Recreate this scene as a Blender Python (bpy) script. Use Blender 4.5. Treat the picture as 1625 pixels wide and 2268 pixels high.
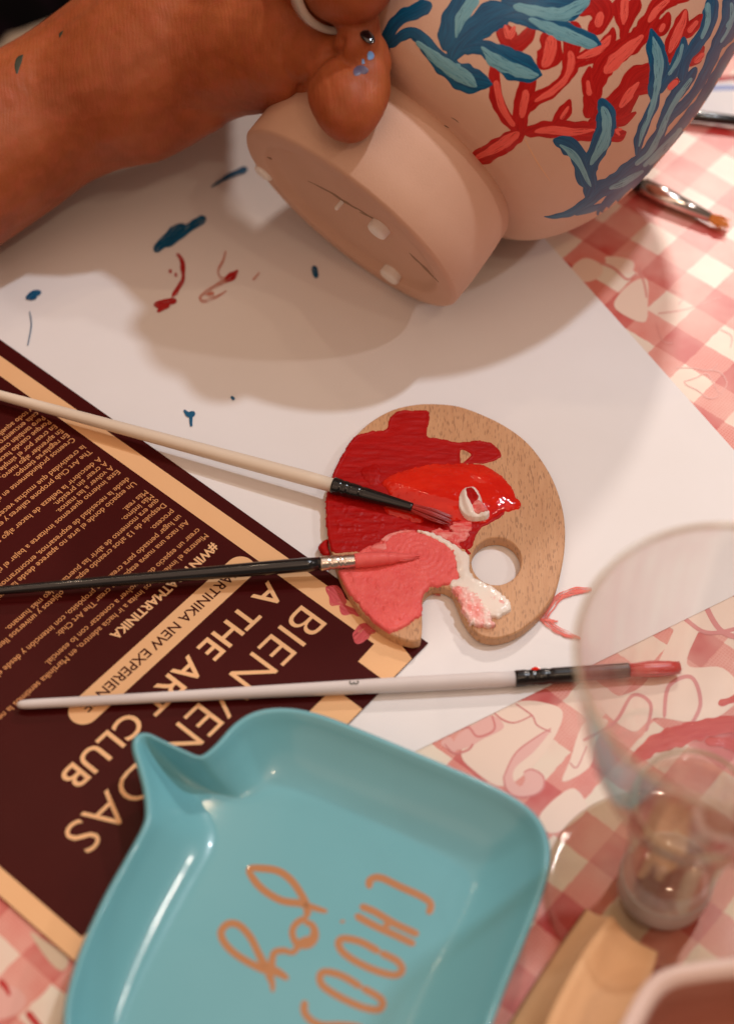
import bpy, bmesh, math, random
import numpy as np
from mathutils import Vector, Matrix, noise
from mathutils.bvhtree import BVHTree
random.seed(7)
for o in list(bpy.data.objects): bpy.data.objects.remove(o)
sc = bpy.context.scene
COL = sc.collection
R_ = math.radians
# ------------------------------------------------------------------ camera (centimetres until obj() scales to metres)
FPX, DIST, TILT, ROLL = 4000.0, 76.0, R_(37), R_(2.5)
CX, CY = 812.5, 1134.0
_R = Vector((1,0,0)); _U = Vector((0,math.cos(TILT),math.sin(TILT))); FW = Vector((0,math.sin(TILT),-math.cos(TILT)))
RT = _R*math.cos(ROLL)+_U*math.sin(ROLL); UP = -_R*math.sin(ROLL)+_U*math.cos(ROLL)
CAM = -FW*DIST
cam = bpy.data.cameras.new('camera'); co = bpy.data.objects.new('camera', cam); COL.objects.link(co)
M = Matrix(((RT.x,UP.x,-FW.x),(RT.y,UP.y,-FW.y),(RT.z,UP.z,-FW.z))).to_4x4()
M.translation = CAM*0.01
co.matrix_world = M
cam.sensor_fit = 'VERTICAL'; cam.sensor_height = 36; cam.lens = FPX/2268*36
cam.clip_start = 0.01; cam.clip_end = 50
cam.dof.use_dof = True; cam.dof.focus_distance = 0.755; cam.dof.aperture_fstop = 4.6; cam.dof.aperture_blades = 9
sc.camera = co
sc.view_settings.view_transform = 'Standard'; sc.view_settings.look = 'None'
sc.view_settings.exposure = -0.14; sc.view_settings.gamma = 1
w = bpy.data.worlds.new('World'); sc.world = w; w.use_nodes = True
w.node_tree.nodes['Background'].inputs[0].default_value = (1.0,0.66,0.48,1)
w.node_tree.nodes['Background'].inputs[1].default_value = 0.15
sc.cycles.use_denoising = True
sc.cycles.caustics_reflective = False; sc.cycles.caustics_refractive = False
sc.cycles.max_bounces = 12; sc.cycles.transparent_max_bounces = 16
sc.cycles.sample_clamp_indirect = 4
def lamp(name, target, travel, elev, dist, power, size, color):
    """lamp above the table; travel = horizontal heading of its light"""
    l = bpy.data.lights.new(name, 'AREA'); l.shape = 'DISK'; l.size = size*0.01; l.energy = power; l.color = color
    o = bpy.data.objects.new(name, l); COL.objects.link(o)
    h = Vector((travel[0],travel[1],0)).normalized()
    d = h*math.cos(R_(elev)) - Vector((0,0,1))*math.sin(R_(elev))
    o.location = (Vector(target)-d*dist)*0.01
    o.rotation_euler = d.to_track_quat('-Z','Y').to_euler()
    return o
lamp('cool_lamp', (2,4,0), (-0.76,-0.65), 65, 170, 10.5, 8, (0.88,0.93,1.0))  # small cool disk lamp, high at the back right
lamp('side_lamp', (2,4,0), (-0.99,0.02), 47, 170, 3.4, 6, (1.0,0.88,0.82))
lamp('warm_back_lamp', (6,4,0), (-0.29,-0.957), 39, 170, 9.6, 8, (1.0,0.86,0.76))
lamp('overhead_fill', (0,0,0), (0.20,0.50), 76, 190, 12, 230, (1.0,0.66,0.48))  # broad warm fill added overhead in place of soft bounce
lamp('front_fill', (0,4,4), (0.55,0.80), 33, 170, 4.4, 130, (1.0,0.64,0.45))  # added soft fill that brightens the pot's underside from the front left
for k,(tx,ty,el,pw) in enumerate(((-0.35,0.94,60,1.2),(-0.62,0.78,62,0.8),(0.5,-0.6,62,0.8),(0.3,-0.8,66,0.5))):
    lamp('ceiling_bulb', (2,0,0), (tx,ty), el, 150, pw, 3.0, (1.0,0.74,0.50))

# ------------------------------------------------------------------ helpers
def un(x, y, z=0.0):
    """the point at height z (cm) that stands at this spot of the layout"""
    d = FW*FPX + RT*(x-CX) - UP*(y-CY)
    return CAM + d*((z-CAM.z)/d.z)
def ray(x, y):
    return (FW*FPX + RT*(x-CX) - UP*(y-CY)).normalized()
def pxcm(p): return FPX/((p-CAM).dot(FW))
def tag(o, label=None, cat=None, group=None, kind=None):
    if label: o['label'] = label
    if cat: o['category'] = cat
    if group: o['group'] = group
    if kind: o['kind'] = kind
    return o
ORG = {}
def thing(name, loc, label, cat, group=None):
    o = bpy.data.objects.new(name, None); COL.objects.link(o); o.empty_display_size = .02
    o.location = Vector(loc)*0.01; ORG[o.name] = Vector(loc)
    return tag(o, label, cat, group)
def obj(name, verts, faces, mat=None, parent=None, smooth=True, uv=None, mats=None, fm=None):
    org = ORG[parent.name] if parent else Vector((0,0,0))
    me = bpy.data.meshes.new(name)
    me.from_pydata([tuple((Vector(v)-org)*0.01) for v in verts], [], [tuple(f) for f in faces])
    if mat: me.materials.append(mat)
    if mats:
        for m in mats: me.materials.append(m)
        me.polygons.foreach_set('material_index', fm)
    if uv is not None:
        l = me.uv_layers.new(name='UVMap')
        for lp in me.loops: l.data[lp.index].uv = uv[lp.vertex_index]
    if smooth: me.polygons.foreach_set('use_smooth', [True]*len(me.polygons))
    me.update()
    o = bpy.data.objects.new(name, me); COL.objects.link(o)
    if parent: o.parent = parent
    ORG[o.name] = org
    return o
def sheet(name, poly, z0, z1, mat, parent=None):
    n = len(poly); v = [Vector((p[0],p[1],z1)) for p in poly]+[Vector((p[0],p[1],z0)) for p in poly]
    f = [list(range(n)), list(range(2*n-1,n-1,-1))]+[[i,i+n,(i+1)%n+n,(i+1)%n] for i in range(n)]
    o = obj(name, v, f, mat, parent, smooth=False)
    fixn(o); return o
def fixn(o):
    bm = bmesh.new(); bm.from_mesh(o.data); bmesh.ops.recalc_face_normals(bm, faces=bm.faces); bm.to_mesh(o.data); bm.free()
def lathe(name, prof, base, axis, mat, parent, seg=96, closed=False):
    ax = Vector(axis).normalized(); a = ax.orthogonal().normalized(); b = ax.cross(a)
    v=[]; f=[]; n=len(prof)
    for r,s in prof:
        for k in range(seg):
            t = 2*math.pi*k/seg
            v.append(Vector(base)+ax*s+(a*math.cos(t)+b*math.sin(t))*max(r,1e-4))
    for i in range(n-1 if not closed else n):
        for k in range(seg):
            f.append([i*seg+k, i*seg+(k+1)%seg, ((i+1)%n)*seg+(k+1)%seg, ((i+1)%n)*seg+k])
    o = obj(name, v, f, mat, parent); fixn(o); return o
def crom(pts, n=8, closed=False):
    out=[]; m=len(pts)
    P=[np.array(p,float) for p in pts]
    rng = range(m) if closed else range(m-1)
    for i in rng:
        if closed: p0,p1,p2,p3 = P[(i-1)%m],P[i],P[(i+1)%m],P[(i+2)%m]
        else: p0,p1,p2,p3 = P[max(i-1,0)],P[i],P[i+1],P[min(i+2,m-1)]
        for k in range(n):
            t=k/n
            out.append(.5*((2*p1)+(-p0+p2)*t+(2*p0-5*p1+4*p2-p3)*t*t+(-p0+3*p1-3*p2+p3)*t**3))
    if not closed: out.append(P[-1])
    return out
def tube(name, pts, mat, parent, seg=20, ends=True, squash=1.0):
    """round bar through (point, radius) pairs"""
    v=[]; f=[]; P=[Vector(p) for p,_ in pts]; n=len(P)
    for i,(p,r) in enumerate(pts):
        d=(P[min(i+1,n-1)]-P[max(i-1,0)]).normalized()
        s=d.cross(Vector((0,0,1))).normalized(); u=s.cross(d)
        for k in range(seg):
            t=2*math.pi*k/seg; v.append(P[i]+(s*math.cos(t)+u*math.sin(t)*squash)*r)
    for i in range(n-1):
        for k in range(seg): f.append([i*seg+k,i*seg+(k+1)%seg,(i+1)*seg+(k+1)%seg,(i+1)*seg+k])
    if ends: f.append(list(range(seg))[::-1]); f.append([(n-1)*seg+k for k in range(seg)])
    o = obj(name, v, f, mat, parent); fixn(o); return o
def strokes(name, lst, proj, off, mat, parent, across=6, step=7.0, sc_=1.0, o_=(0,0), ragged=0.0, seed=1, wide=1.0):
    """brush strokes: ribbons of paint laid on a surface; proj(x, y) gives (point, normal)"""
    rnd=random.Random(seed); V=[];F=[];UV=[]
    for si,s in enumerate(lst):
        pts=[(x*sc_+o_[0],y*sc_+o_[1],w*sc_) for x,y,w in s]
        c=crom(pts,10); L=[0]
        for i in range(1,len(c)): L.append(L[-1]+math.hypot(c[i][0]-c[i-1][0],c[i][1]-c[i-1][1]))
        tot=L[-1]; n=max(6,int(tot/step)); rows=[]
        LL=np.array(L); C=np.array(c)
        for k in range(n+1):
            q=tot*k/n; rows.append([np.interp(q,LL,C[:,j]) for j in range(3)]+[q])
        base=len(V); ok=[]
        ph=rnd.random()*50
        for k,(x,y,wd,q) in enumerate(rows):
            a=rows[max(k-1,0)]; b=rows[min(k+1,n)]
            dx,dy=b[0]-a[0],b[1]-a[1]; l=math.hypot(dx,dy) or 1; nx,ny=-dy/l,dx/l
            wd=wd*wide; endf=min(1,math.sqrt(max(0.0,(min(q,tot-q)+1.0)/(wd*.5+1e-6)))) if wd>6 else 1
            for j in range(across+1):
                t=j/across*2-1
                jit=1+ragged*noise.noise(Vector((q*.05+ph,t*.5+si*3,1.7)))
                xx=x+nx*t*wd*.5*endf*jit; yy=y+ny*t*wd*.5*endf*jit
                hit=proj(xx,yy)
                if hit is None: ok.append(False); V.append(Vector((0,0,-5))); UV.append((0,0)); continue
                p,nn=hit; ok.append(True)
                V.append(p+nn*(off*(1.0 if abs(t)<.99 else .25)+si*.0002)); UV.append((q*.01,t*wd*.01*.5+si*.37))
        for k in range(n):
            for j in range(across):
                a=base+k*(across+1)+j; q4=[a,a+1,a+across+2,a+across+1]
                if all(ok[i-base] for i in q4): F.append(q4)
    used=sorted(set(i for f in F for i in f)); mp={i:k for k,i in enumerate(used)}
    o=obj(name,[V[i] for i in used],[[mp[i] for i in f] for f in F],mat,parent,uv=[UV[i] for i in used])
    return o
def marks(name,lst,*a,**k):
    for i,g in enumerate(lst): strokes(name,g,*a,**dict(k,seed=k.get('seed',1)+i))
def plane_proj(z): return lambda x,y:(un(x,y,z),Vector((0,0,1)))
# ------------------------------------------------------------------ materials
def mat(name, col=(.8,.8,.8), rough=.5, **kw):
    m=bpy.data.materials.new(name); m.use_nodes=True; b=m.node_tree.nodes['Principled BSDF']
    b.inputs['Base Color'].default_value=(*col,1); b.inputs['Roughness'].default_value=rough
    for k,v in kw.items():
        b.inputs[k.replace('_',' ')].default_value=v
    return m
def N(m,t,**kw):
    n=m.node_tree.nodes.new(t)
    for k,v in kw.items(): setattr(n,k,v)
    return n
def L(m,a,b): m.node_tree.links.new(a,b)
def math_(m,op,a,b=None,c=None):
    n=N(m,'ShaderNodeMath',operation=op)
    for i,x in enumerate((a,b,c)):
        if x is None: continue
        if isinstance(x,(int,float)): n.inputs[i].default_value=x
        else: L(m,x,n.inputs[i])
    return n.outputs[0]
def mix(m,fac,a,b):
    n=N(m,'ShaderNodeMix',data_type='RGBA')
    if isinstance(fac,(int,float)): n.inputs[0].default_value=fac
    else: L(m,fac,n.inputs[0])
    for i,x in ((6,a),(7,b)):
        if isinstance(x,tuple): n.inputs[i].default_value=(*x,1)
        else: L(m,x,n.inputs[i])
    return n.outputs[2]
def coords(m,scale=(1,1,1),rot=(0,0,0),kind='Object',loc=(0,0,0)):
    tc=N(m,'ShaderNodeTexCoord'); mp=N(m,'ShaderNodeMapping'); mp.inputs['Scale'].default_value=scale; mp.inputs['Rotation'].default_value=rot
    mp.inputs['Location'].default_value=loc
    L(m,tc.outputs[kind],mp.inputs[0]); return mp.outputs[0]
def noise_(m,vec,scale,detail=4,rough=.55):
    n=N(m,'ShaderNodeTexNoise'); n.inputs['Scale'].default_value=scale; n.inputs['Detail'].default_value=detail; n.inputs['Roughness'].default_value=rough
    if vec is not None: L(m,vec,n.inputs['Vector'])
    return n.outputs[0]
def ramp(m,fac,stops):
    n=N(m,'ShaderNodeValToRGB'); e=n.color_ramp.elements
    while len(e)<len(stops): e.new(.5)
    for i,(p,c) in enumerate(stops):
        e[i].position=p; e[i].color=(*c,1) if isinstance(c,tuple) else (c,c,c,1)
    L(m,fac,n.inputs[0]); return n.outputs[0]
def bsdf(m): return m.node_tree.nodes['Principled BSDF']
def bump(m,h,strength=.2,dist=.001):
    n=N(m,'ShaderNodeBump'); n.inputs['Strength'].default_value=strength; n.inputs['Distance'].default_value=dist
    L(m,h,n.inputs['Height']); L(m,n.outputs[0],bsdf(m).inputs['Normal'])

def cloth_mat():
    m=mat('printed_oilcloth',(.8,.3,.3),.38); b=bsdf(m)
    b.inputs['Coat Weight'].default_value=.30; b.inputs['Coat Roughness'].default_value=.27; b.inputs['Specular IOR Level'].default_value=.3
    S=1.62  # cm per square
    ang=R_(38.6)
    tc=N(m,'ShaderNodeTexCoord')
    sx=N(m,'ShaderNodeSeparateXYZ')
    nz=N(m,'ShaderNodeTexNoise'); nz.inputs['Scale'].default_value=260; nz.inputs['Detail'].default_value=2
    L(m,tc.outputs['Object'],nz.inputs['Vector'])
    wob=N(m,'ShaderNodeVectorMath',operation='MULTIPLY_ADD'); L(m,nz.outputs['Color'],wob.inputs[0]); wob.inputs[1].default_value=(.0013,.0013,0)
    L(m,tc.outputs['Object'],wob.inputs[2]); L(m,wob.outputs[0],sx.inputs[0])
    X,Y=sx.outputs[0],sx.outputs[1]
    ca,sa=math.cos(ang),math.sin(ang)
    k=100/S
    u=math_(m,'MULTIPLY',math_(m,'SUBTRACT',math_(m,'MULTIPLY',math_(m,'SUBTRACT',X,.079),ca),math_(m,'MULTIPLY',math_(m,'ADD',Y,.180),sa)),k)
    v=math_(m,'MULTIPLY',math_(m,'ADD',math_(m,'MULTIPLY',math_(m,'SUBTRACT',X,.079),sa),math_(m,'MULTIPLY',math_(m,'ADD',Y,.180),ca)),k)
    def stripe(t):  # 1 on red stripes (centred on 0, +-2, ...)
        q=math_(m,'FLOORED_MODULO',math_(m,'ADD',t,.5),2.0)
        return math_(m,'LESS_THAN',q,1.0)
    su,sv=stripe(u),stripe(v)
    def thread(t,ph):
        return math_(m,'MULTIPLY_ADD',math_(m,'SINE',math_(m,'MULTIPLY_ADD',t,2*math.pi*13,ph)),.5,.5)
    hatch=math_(m,'MAXIMUM',thread(u,0),thread(v,0))
    one=mix(m,math_(m,'MULTIPLY',hatch,.75),(.60,.075,.055),(.76,.34,.28))
    both=math_(m,'MULTIPLY',su,sv); any_=math_(m,'MAXIMUM',su,sv)
    c=mix(m,any_,(.80,.73,.60),one); c=mix(m,both,c,(.52,.016,.014))
    # worn, faded floral print over the checks
    big=noise_(m,tc.outputs['Object'],26,3,.6)
    fade=ramp(m,big,[(.38,.05),(.70,.62)])
    c=mix(m,fade,c,(.80,.50,.42))
    L(m,c,b.inputs['Base Color'])
    w2=noise_(m,tc.outputs['Object'],1500,2,.5); bump(m,w2,.12,.0002)
    return m
def paper_mat():
    m=mat('sketch_paper',(.80,.79,.80),.62); v=coords(m)
    n=noise_(m,v,9,5,.6); c=mix(m,ramp(m,n,[(.35,0.0),(.7,1.0)]),(.79,.775,.77),(.83,.82,.83))
    L(m,c,bsdf(m).inputs['Base Color']); bump(m,noise_(m,v,2200,3,.6),.10,.0002); return m
def print_mat(name,a,b,rough=.42):
    m=mat(name,a,rough,Specular_IOR_Level=.10); v=coords(m)
    L(m,mix(m,noise_(m,v,60,6,.6),a,b),bsdf(m).inputs['Base Color']); return m
def wood_mat():
    m=mat('beech_wood',(.6,.36,.2),.5); v=coords(m,(1,1,1),(0,0,R_(-4)))
    s1=coords(m,(900,70,70),(0,0,R_(-4))); g=noise_(m,s1,1,3,.6)          # fine grain
    s2=coords(m,(1900,380,300),(0,0,R_(-6))); d=noise_(m,s2,1,0,.5)       # pores: short dashes
    big=noise_(m,coords(m,(90,14,14),(0,0,R_(-6))),1,3,.6)
    c=mix(m,ramp(m,big,[(.3,0.0),(.7,1.0)]),(.50,.245,.11),(.60,.33,.165))
    c=mix(m,ramp(m,g,[(.35,0.0),(.7,.45)]),c,(.66,.38,.20))
    c=mix(m,ramp(m,d,[(.62,0.0),(.70,.5)]),c,(.20,.085,.03))
    L(m,c,bsdf(m).inputs['Base Color']); bump(m,d,.25,.0003); return m
def paint_mat(name,a,b,rough=.3,scale=(400,60,60),str_=.35,coat=.0,coatr=.1):
    m=mat(name,a,rough,Coat_Weight=coat,Coat_Roughness=coatr,Specular_IOR_Level=.16); v=coords(m,scale)
    n=noise_(m,v,1,5,.6); L(m,mix(m,ramp(m,n,[(.35,0.0),(.65,1.0)]),a,b),bsdf(m).inputs['Base Color'])
    bump(m,n,str_,.0006); return m
def uvpaint(name,a,b,rough=.35,lo=.36,hi=.62,dry=0.0):
    """streaky acrylic along the stroke; dry > 0 lets the surface below show through bristle gaps"""
    m=mat(name,a,rough,Specular_IOR_Level=.35)
    v=coords(m,(1.5,24,1),kind='UV'); n=noise_(m,v,1,4,.6)
    L(m,mix(m,ramp(m,n,[(lo,0.0),(hi,1.0)]),a,b),bsdf(m).inputs['Base Color']); bump(m,n,.18,.0003)
    if dry>0:
        v2=coords(m,(2.4,42,1),kind='UV',loc=(3,5,0)); n2=noise_(m,v2,1,3,.6)
        L(m,ramp(m,n2,[(dry-.04,0.0),(dry+.03,1.0)]),bsdf(m).inputs['Alpha'])
    return m
def skin_mat():
    m=mat('skin',(.50,.215,.105),.5,Specular_IOR_Level=.3); b=bsdf(m)
    b.inputs['Subsurface Weight'].default_value=.2; b.inputs['Subsurface Radius'].default_value=(1,.35,.15); b.inputs['Subsurface Scale'].default_value=.006
    v=coords(m); n=noise_(m,v,38,5,.6); n2=noise_(m,v,160,4,.6)
    c=mix(m,ramp(m,n,[(.35,0.0),(.68,1.0)]),(.27,.060,.014),(.38,.10,.030)); c=mix(m,ramp(m,n2,[(.42,0.0),(.75,.55)]),c,(.42,.09,.04))
    L(m,c,b.inputs['Base Color'])
    # skin creases running across the wrist, plus pores
    wv=N(m,'ShaderNodeTexWave'); wv.inputs['Scale'].default_value=170; wv.inputs['Distortion'].default_value=14; wv.inputs['Detail'].default_value=3; wv.inputs['Detail Scale'].default_value=.6
    L(m,coords(m,(1,.35,.35),(0,0,R_(-20))),wv.inputs[0])
    pores=noise_(m,v,1300,3,.6)
    h=math_(m,'ADD',math_(m,'MULTIPLY',wv.outputs[1],.11),math_(m,'ADD',math_(m,'MULTIPLY',pores,.35),math_(m,'MULTIPLY',n,1.5)))
    bump(m,h,.45,.0008); return m
def thin_glass(name,tint=(1,1,1),base=.05,edge=.75,blend=.3,rough=.04):
    m=bpy.data.materials.new(name); m.use_nodes=True; nt=m.node_tree; nt.nodes.clear()
    out=nt.nodes.new('ShaderNodeOutputMaterial'); mx=nt.nodes.new('ShaderNodeMixShader'); tr=nt.nodes.new('ShaderNodeBsdfTransparent'); gl=nt.nodes.new('ShaderNodeBsdfGlossy')
    tr.inputs[0].default_value=(*tint,1); gl.inputs['Roughness'].default_value=rough
    lw=nt.nodes.new('ShaderNodeLayerWeight'); lw.inputs[0].default_value=blend
    mr=nt.nodes.new('ShaderNodeMapRange'); mr.inputs['To Min'].default_value=base; mr.inputs['To Max'].default_value=edge
    nt.links.new(lw.outputs['Facing'],mr.inputs[0]); nt.links.new(mr.outputs[0],mx.inputs[0])
    nt.links.new(tr.outputs[0],mx.inputs[1]); nt.links.new(gl.outputs[0],mx.inputs[2]); nt.links.new(mx.outputs[0],out.inputs[0])
    return m
M_cloth=cloth_mat(); M_paper=paper_mat()
M_maroon=print_mat('maroon_print',(.050,.0045,.0045),(.062,.006,.0055),.32); M_tan=print_mat('tan_ink',(.83,.49,.25),(.86,.53,.28),.5)
M_wood=wood_mat()
M_petal=mat('cream_print',(.80,.62,.50),.38,Coat_Weight=.55,Coat_Roughness=.3); M_petal2=mat('pink_print',(.74,.40,.35),.38,Coat_Weight=.55,Coat_Roughness=.3)
M_line=mat('rose_line_print',(.60,.17,.15),.38,Coat_Weight=.55,Coat_Roughness=.3)

# ------------------------------------------------------------------ setting
floor=obj('floor',[(-300,-250,-74),(300,-250,-74),(300,350,-74),(-300,350,-74)],[[0,1,2,3]],mat('dark_floor',(.005,.003,.003),.8),smooth=False); tag(floor,kind='structure')
# table top: its far left edge runs away under the forearm
E1=un(-40,545); E2=un(420,-60)
dE=(E2-E1).normalized()
poly=[E1-dE*60, E1+dE*75]
poly=[(poly[0].x,poly[0].y),(poly[1].x,poly[1].y),(75,70),(75,-60),(poly[0].x,-60)]
tb=sheet('tabletop',poly,-3.0,-0.12,mat('table_wood',(.10,.05,.03),.5)); tag(tb,kind='structure')
cl=sheet('tablecloth',poly,-0.115,0.0,M_cloth)
tag(cl,'red and cream checked oilcloth with a faded floral print spread over the table','tablecloth')
# floral print on the cloth (flat ink, part of the cloth)
def blob(name,outl,z,m,parent,off=(0,0),s=1.0,n=6):
    c=crom(outl,n,True); v=[un(p[0]*s+off[0],p[1]*s+off[1],z) for p in c]
    o=obj(name,v,[list(range(len(v)))],m,parent,smooth=False)
    bm=bmesh.new(); bm.from_mesh(o.data); bmesh.ops.triangulate(bm,faces=bm.faces); bmesh.ops.recalc_face_normals(bm,faces=bm.faces)
    for f in bm.faces:
        if f.normal.z<0: f.normal_flip()
    bm.to_mesh(o.data); bm.free(); return o
Z8=dict(s=.523,off=(775,1548))
petals=[[(470,230),(520,300),(640,370),(760,300),(860,170),(900,60),(840,20),(720,10),(610,60),(520,120)],
        [(900,350),(1010,290),(1040,180),(1090,90),(990,100),(930,260)],
        [(830,560),(890,560),(1000,470),(950,380),(870,420),(800,500)]]
pk=[[(650,330),(700,230),(790,160),(850,130),(780,220),(700,290),(690,340),(720,370),(740,340),(735,310),(770,300),(815,330),(810,380),(760,410),(700,410),(660,380)],
    [(450,160),(520,110),(600,70),(650,120),(560,170),(510,200),(440,215)],[(385,190),(420,160),(450,200),(440,225)]]
for i,p in enumerate(petals): blob('petal_print',p,.0050+.0012*i,M_petal,cl,**Z8)
for i,p in enumerate(pk): blob('petal_print',p,.0100+.0009*i,M_petal2,cl,**Z8)
lines=[[(650,330,6),(700,230,7),(790,160,6),(850,125,4)],[(650,330,6),(660,380,8),(700,412,8),(760,412,8),(812,385,8),(818,330,8),(770,298,7),(735,310,6)],
 [(440,140,6),(500,120,9),(540,160,10),(610,130,10),(600,70,8)],[(400,190,5),(440,230,9),(500,215,10),(520,190,9)],[(700,20,5),(770,70,7),(790,110,6),(850,140,5)],
 [(610,60,6),(650,90,8),(700,100,6),(770,70,5)],[(930,270,5),(960,290,6),(1000,200,5)]]
strokes('outline_print',lines,plane_proj(.013),.001,M_line,cl,across=2,sc_=.523,o_=(775,1548))
rl=[[(1100,1040,7),(1250,1040,8),(1400,1060,9),(1480,1010,6)],[(1180,1160,8),(1280,1130,9),(1380,1090,10),(1440,1180,10),(1490,1280,9),(1400,1310,9),(1300,1240,9),(1200,1190,8),(1180,1160,8)],
    [(1400,1060,8),(1500,1080,8),(1560,1180,9),(1500,1270,7)],[(930,640,8),(990,800,8),(1080,820,8)],[(950,560,9),(1200,520,8),(1500,420,6)],[(780,150,20),(830,300,18),(850,420,16)],[(440,110,26),(560,160,22),(680,260,20),(760,210,18)],
    [(1050,350,12),(1180,400,10),(1130,480,9)],[(1500,700,10),(1600,760,12),(1590,860,9)]]
strokes('outline_print',rl,plane_proj(.013),.001,mat('faded_rose_print',(.66,.26,.22),.38,Coat_Weight=.5,Coat_Roughness=.3),cl,across=2,sc_=.2506,o_=(1218,554))
rp=[[(480,70),(600,60),(730,100),(720,190),(600,200)],[(180,180),(300,70),(450,130),(440,230),(300,280)],[(560,480),(700,300),(850,260),(860,480),(840,630),(700,600)]]
for i,p in enumerate(rp): blob('petal_print',p,.007+.0013*i,M_petal,cl,s=.2506,off=(1218,554))
# seen through the wine glass: scrolling petals and outlines on the cloth
gl_=[[(1330,1560),(1420,1520),(1480,1420),(1520,1330),(1560,1360),(1520,1470),(1600,1480),(1640,1540),(1560,1600),(1450,1590),(1400,1620)],
     [(1450,1240+110),(1500,1330),(1600,1320),(1700,1340),(1690,1420),(1580,1400),(1500,1400)]]
for i,p in enumerate(gl_): blob('petal_print',p,.0082+.0016*i,M_petal,cl)
gl2=[[(1290,1640,7),(1360,1600,8),(1400,1540,8),(1440,1560,8),(1430,1620,7)],[(1470,1590,8),(1480,1520,9),(1530,1500,9),(1550,1560,9),(1520,1620,8)],[(1400,1380,9),(1480,1350,10),(1560,1400,9),(1640,1390,9)],
     [(1560,1340,12),(1600,1400,12),(1680,1420,12)]]
strokes('outline_print',gl2,plane_proj(.013),.001,M_line,cl,across=2)
marks('red_paint_smear',[[[(1398,1690,20),(1440,1655,40),(1500,1632,48),(1560,1612,44),(1660,1598,36)],[(1560,1640,16),(1620,1650,26),(1680,1680,26)]],[[(1590,1560,14),(1650,1540,20),(1700,1530,16)]]],plane_proj(.016),.003,uvpaint('spilled_red_paint',(.55,.03,.02),(.62,.07,.05),.35,dry=.30),cl,step=4,ragged=.4)
# low left corner of the cloth
strokes('outline_print',[[(0,2170,14),(14,2188,12),(22,2205,6)],[(60,2240,16),(95,2285,16)]],plane_proj(.013),.001,mat('red_line_print',(.5,.02,.02),.4),cl,across=2)
blob('petal_print',[(0,2190),(40,2190),(58,2220),(30,2250),(-20,2255)],.008,M_petal2,cl)
blob('petal_print',[(68,2215-148),(95,2080),(150,2120),(140,2150),(110,2130)],.0074,mat('beige_print',(.62,.48,.34),.4),cl)

# sheet of sketching paper under everything
P0=un(1824,1222); A=(un(1215,540)-P0); A=Vector((A.x,A.y,0)).normalized(); Bv=un(930,1660)-P0; Bv=Vector((Bv.x,Bv.y,0)).normalized()
Wd,Ln=46,28.5
def pp(a,b): 
    q=P0+A*a+Bv*b; return q
n1,n2=48,48; V=[];F=[]
far=un(-60,505)
for i in range(n1+1):
    for j in range(n2+1):
        q=pp(Wd*i/n1,Ln*j/n2); edge=min(i,n1-i,j,n2-j)/n1
        z=.035+.030*(noise.noise(Vector((q.x*.09,q.y*.09,.3)))+.6)*min(1,edge*8)
        V.append(Vector((q.x,q.y,z)))
for i in range(n1):
    for j in range(n2): a=i*(n2+1)+j; F.append([a,a+1,a+n2+2,a+n2+1])
ps=obj('paper_sheet',V,F,M_paper)
bm=bmesh.new(); bm.from_mesh(ps.data)
# trim the part that would hang over the table's far edge
nrm=Vector((-dE.y,dE.x,0))
e0=E1*0.01
bmesh.ops.bisect_plane(bm,geom=bm.verts[:]+bm.edges[:]+bm.faces[:],plane_co=e0+Vector((dE.y,-dE.x,0))*0.002,plane_no=nrm,clear_outer=True)
bmesh.ops.recalc_face_normals(bm,faces=bm.faces)
if sum(f.normal.z for f in bm.faces)<0: bmesh.ops.reverse_faces(bm,faces=bm.faces)
bm.to_mesh(ps.data); bm.free()
tag(ps,'large white sheet of sketching paper spotted with blue and red paint tests','paper')
M_blue=uvpaint('test_blue_paint',(.002,.12,.26),(.003,.07,.17),.45,dry=.40); M_dred=uvpaint('test_red_paint',(.36,.008,.012),(.45,.02,.02),.45,dry=.42)
M_lred=uvpaint('thin_red_paint',(.55,.16,.12),(.62,.26,.2),.5,dry=.5)
pj=plane_proj(.10)
Z1=dict(sc_=.545,o_=(0,0))
marks('blue_test_mark',[[[(628,1022,30),(665,985,44),(710,945,52),(752,912,30)],[(668,1000,22),(720,965,36),(775,920,38),(836,884,34)]],[[(860,760,6),(930,715,22),(1005,685,26)]],[[(1274,1080,26),(1286,1130,20)]],[[(108,1215,16),(135,1195,26),(168,1186,24)],[(120,1215,14),(150,1205,16)]]],pj,.004,M_blue,ps,step=3,ragged=.3,**Z1)
marks('blue_test_mark',[[[(408,908,4),(418,918,12),(432,914,14)],[(424,912,8),(423,930,7),(424,944,5)]],[[(512,878,5),(519,885,8)]],[[(66,690,2),(70,720,2.5),(62,765,2)]]],pj,.004,mat('blue_drop',(.002,.10,.22),.35),ps,step=2)
marks('red_test_mark',[[[(720,1030,12),(742,1070,20),(742,1130,18),(715,1185,20),(700,1205,20)],[(625,1240,18),(670,1232,38),(718,1222,26)],[(640,1268,12),(665,1250,20),(690,1240,16)]],[[(690,1095,10),(692,1110,10)]],[[(712,1110,8),(715,1125,14)]],[[(915,1145,26),(945,1120,32),(967,1098,8)]]],pj,.004,M_dred,ps,step=4,ragged=.7,**Z1)
marks('red_test_mark',[[[(915,1020,9),(905,1060,11),(888,1100,9),(895,1130,14),(925,1140,20)],[(925,1140,14),(880,1160,20),(835,1190,20),(815,1210,16),(830,1225,16),(870,1210,14),(920,1180,8)],[(840,1200,16),(870,1190,18)]],[[(1030,1140,9),(1055,1108,9)]]],pj,.004,M_lred,ps,step=4,ragged=.6,**Z1)
M_coral_t=uvpaint('coral_test_paint',(.72,.09,.07),(.78,.2,.15),.45,dry=.47)
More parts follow.
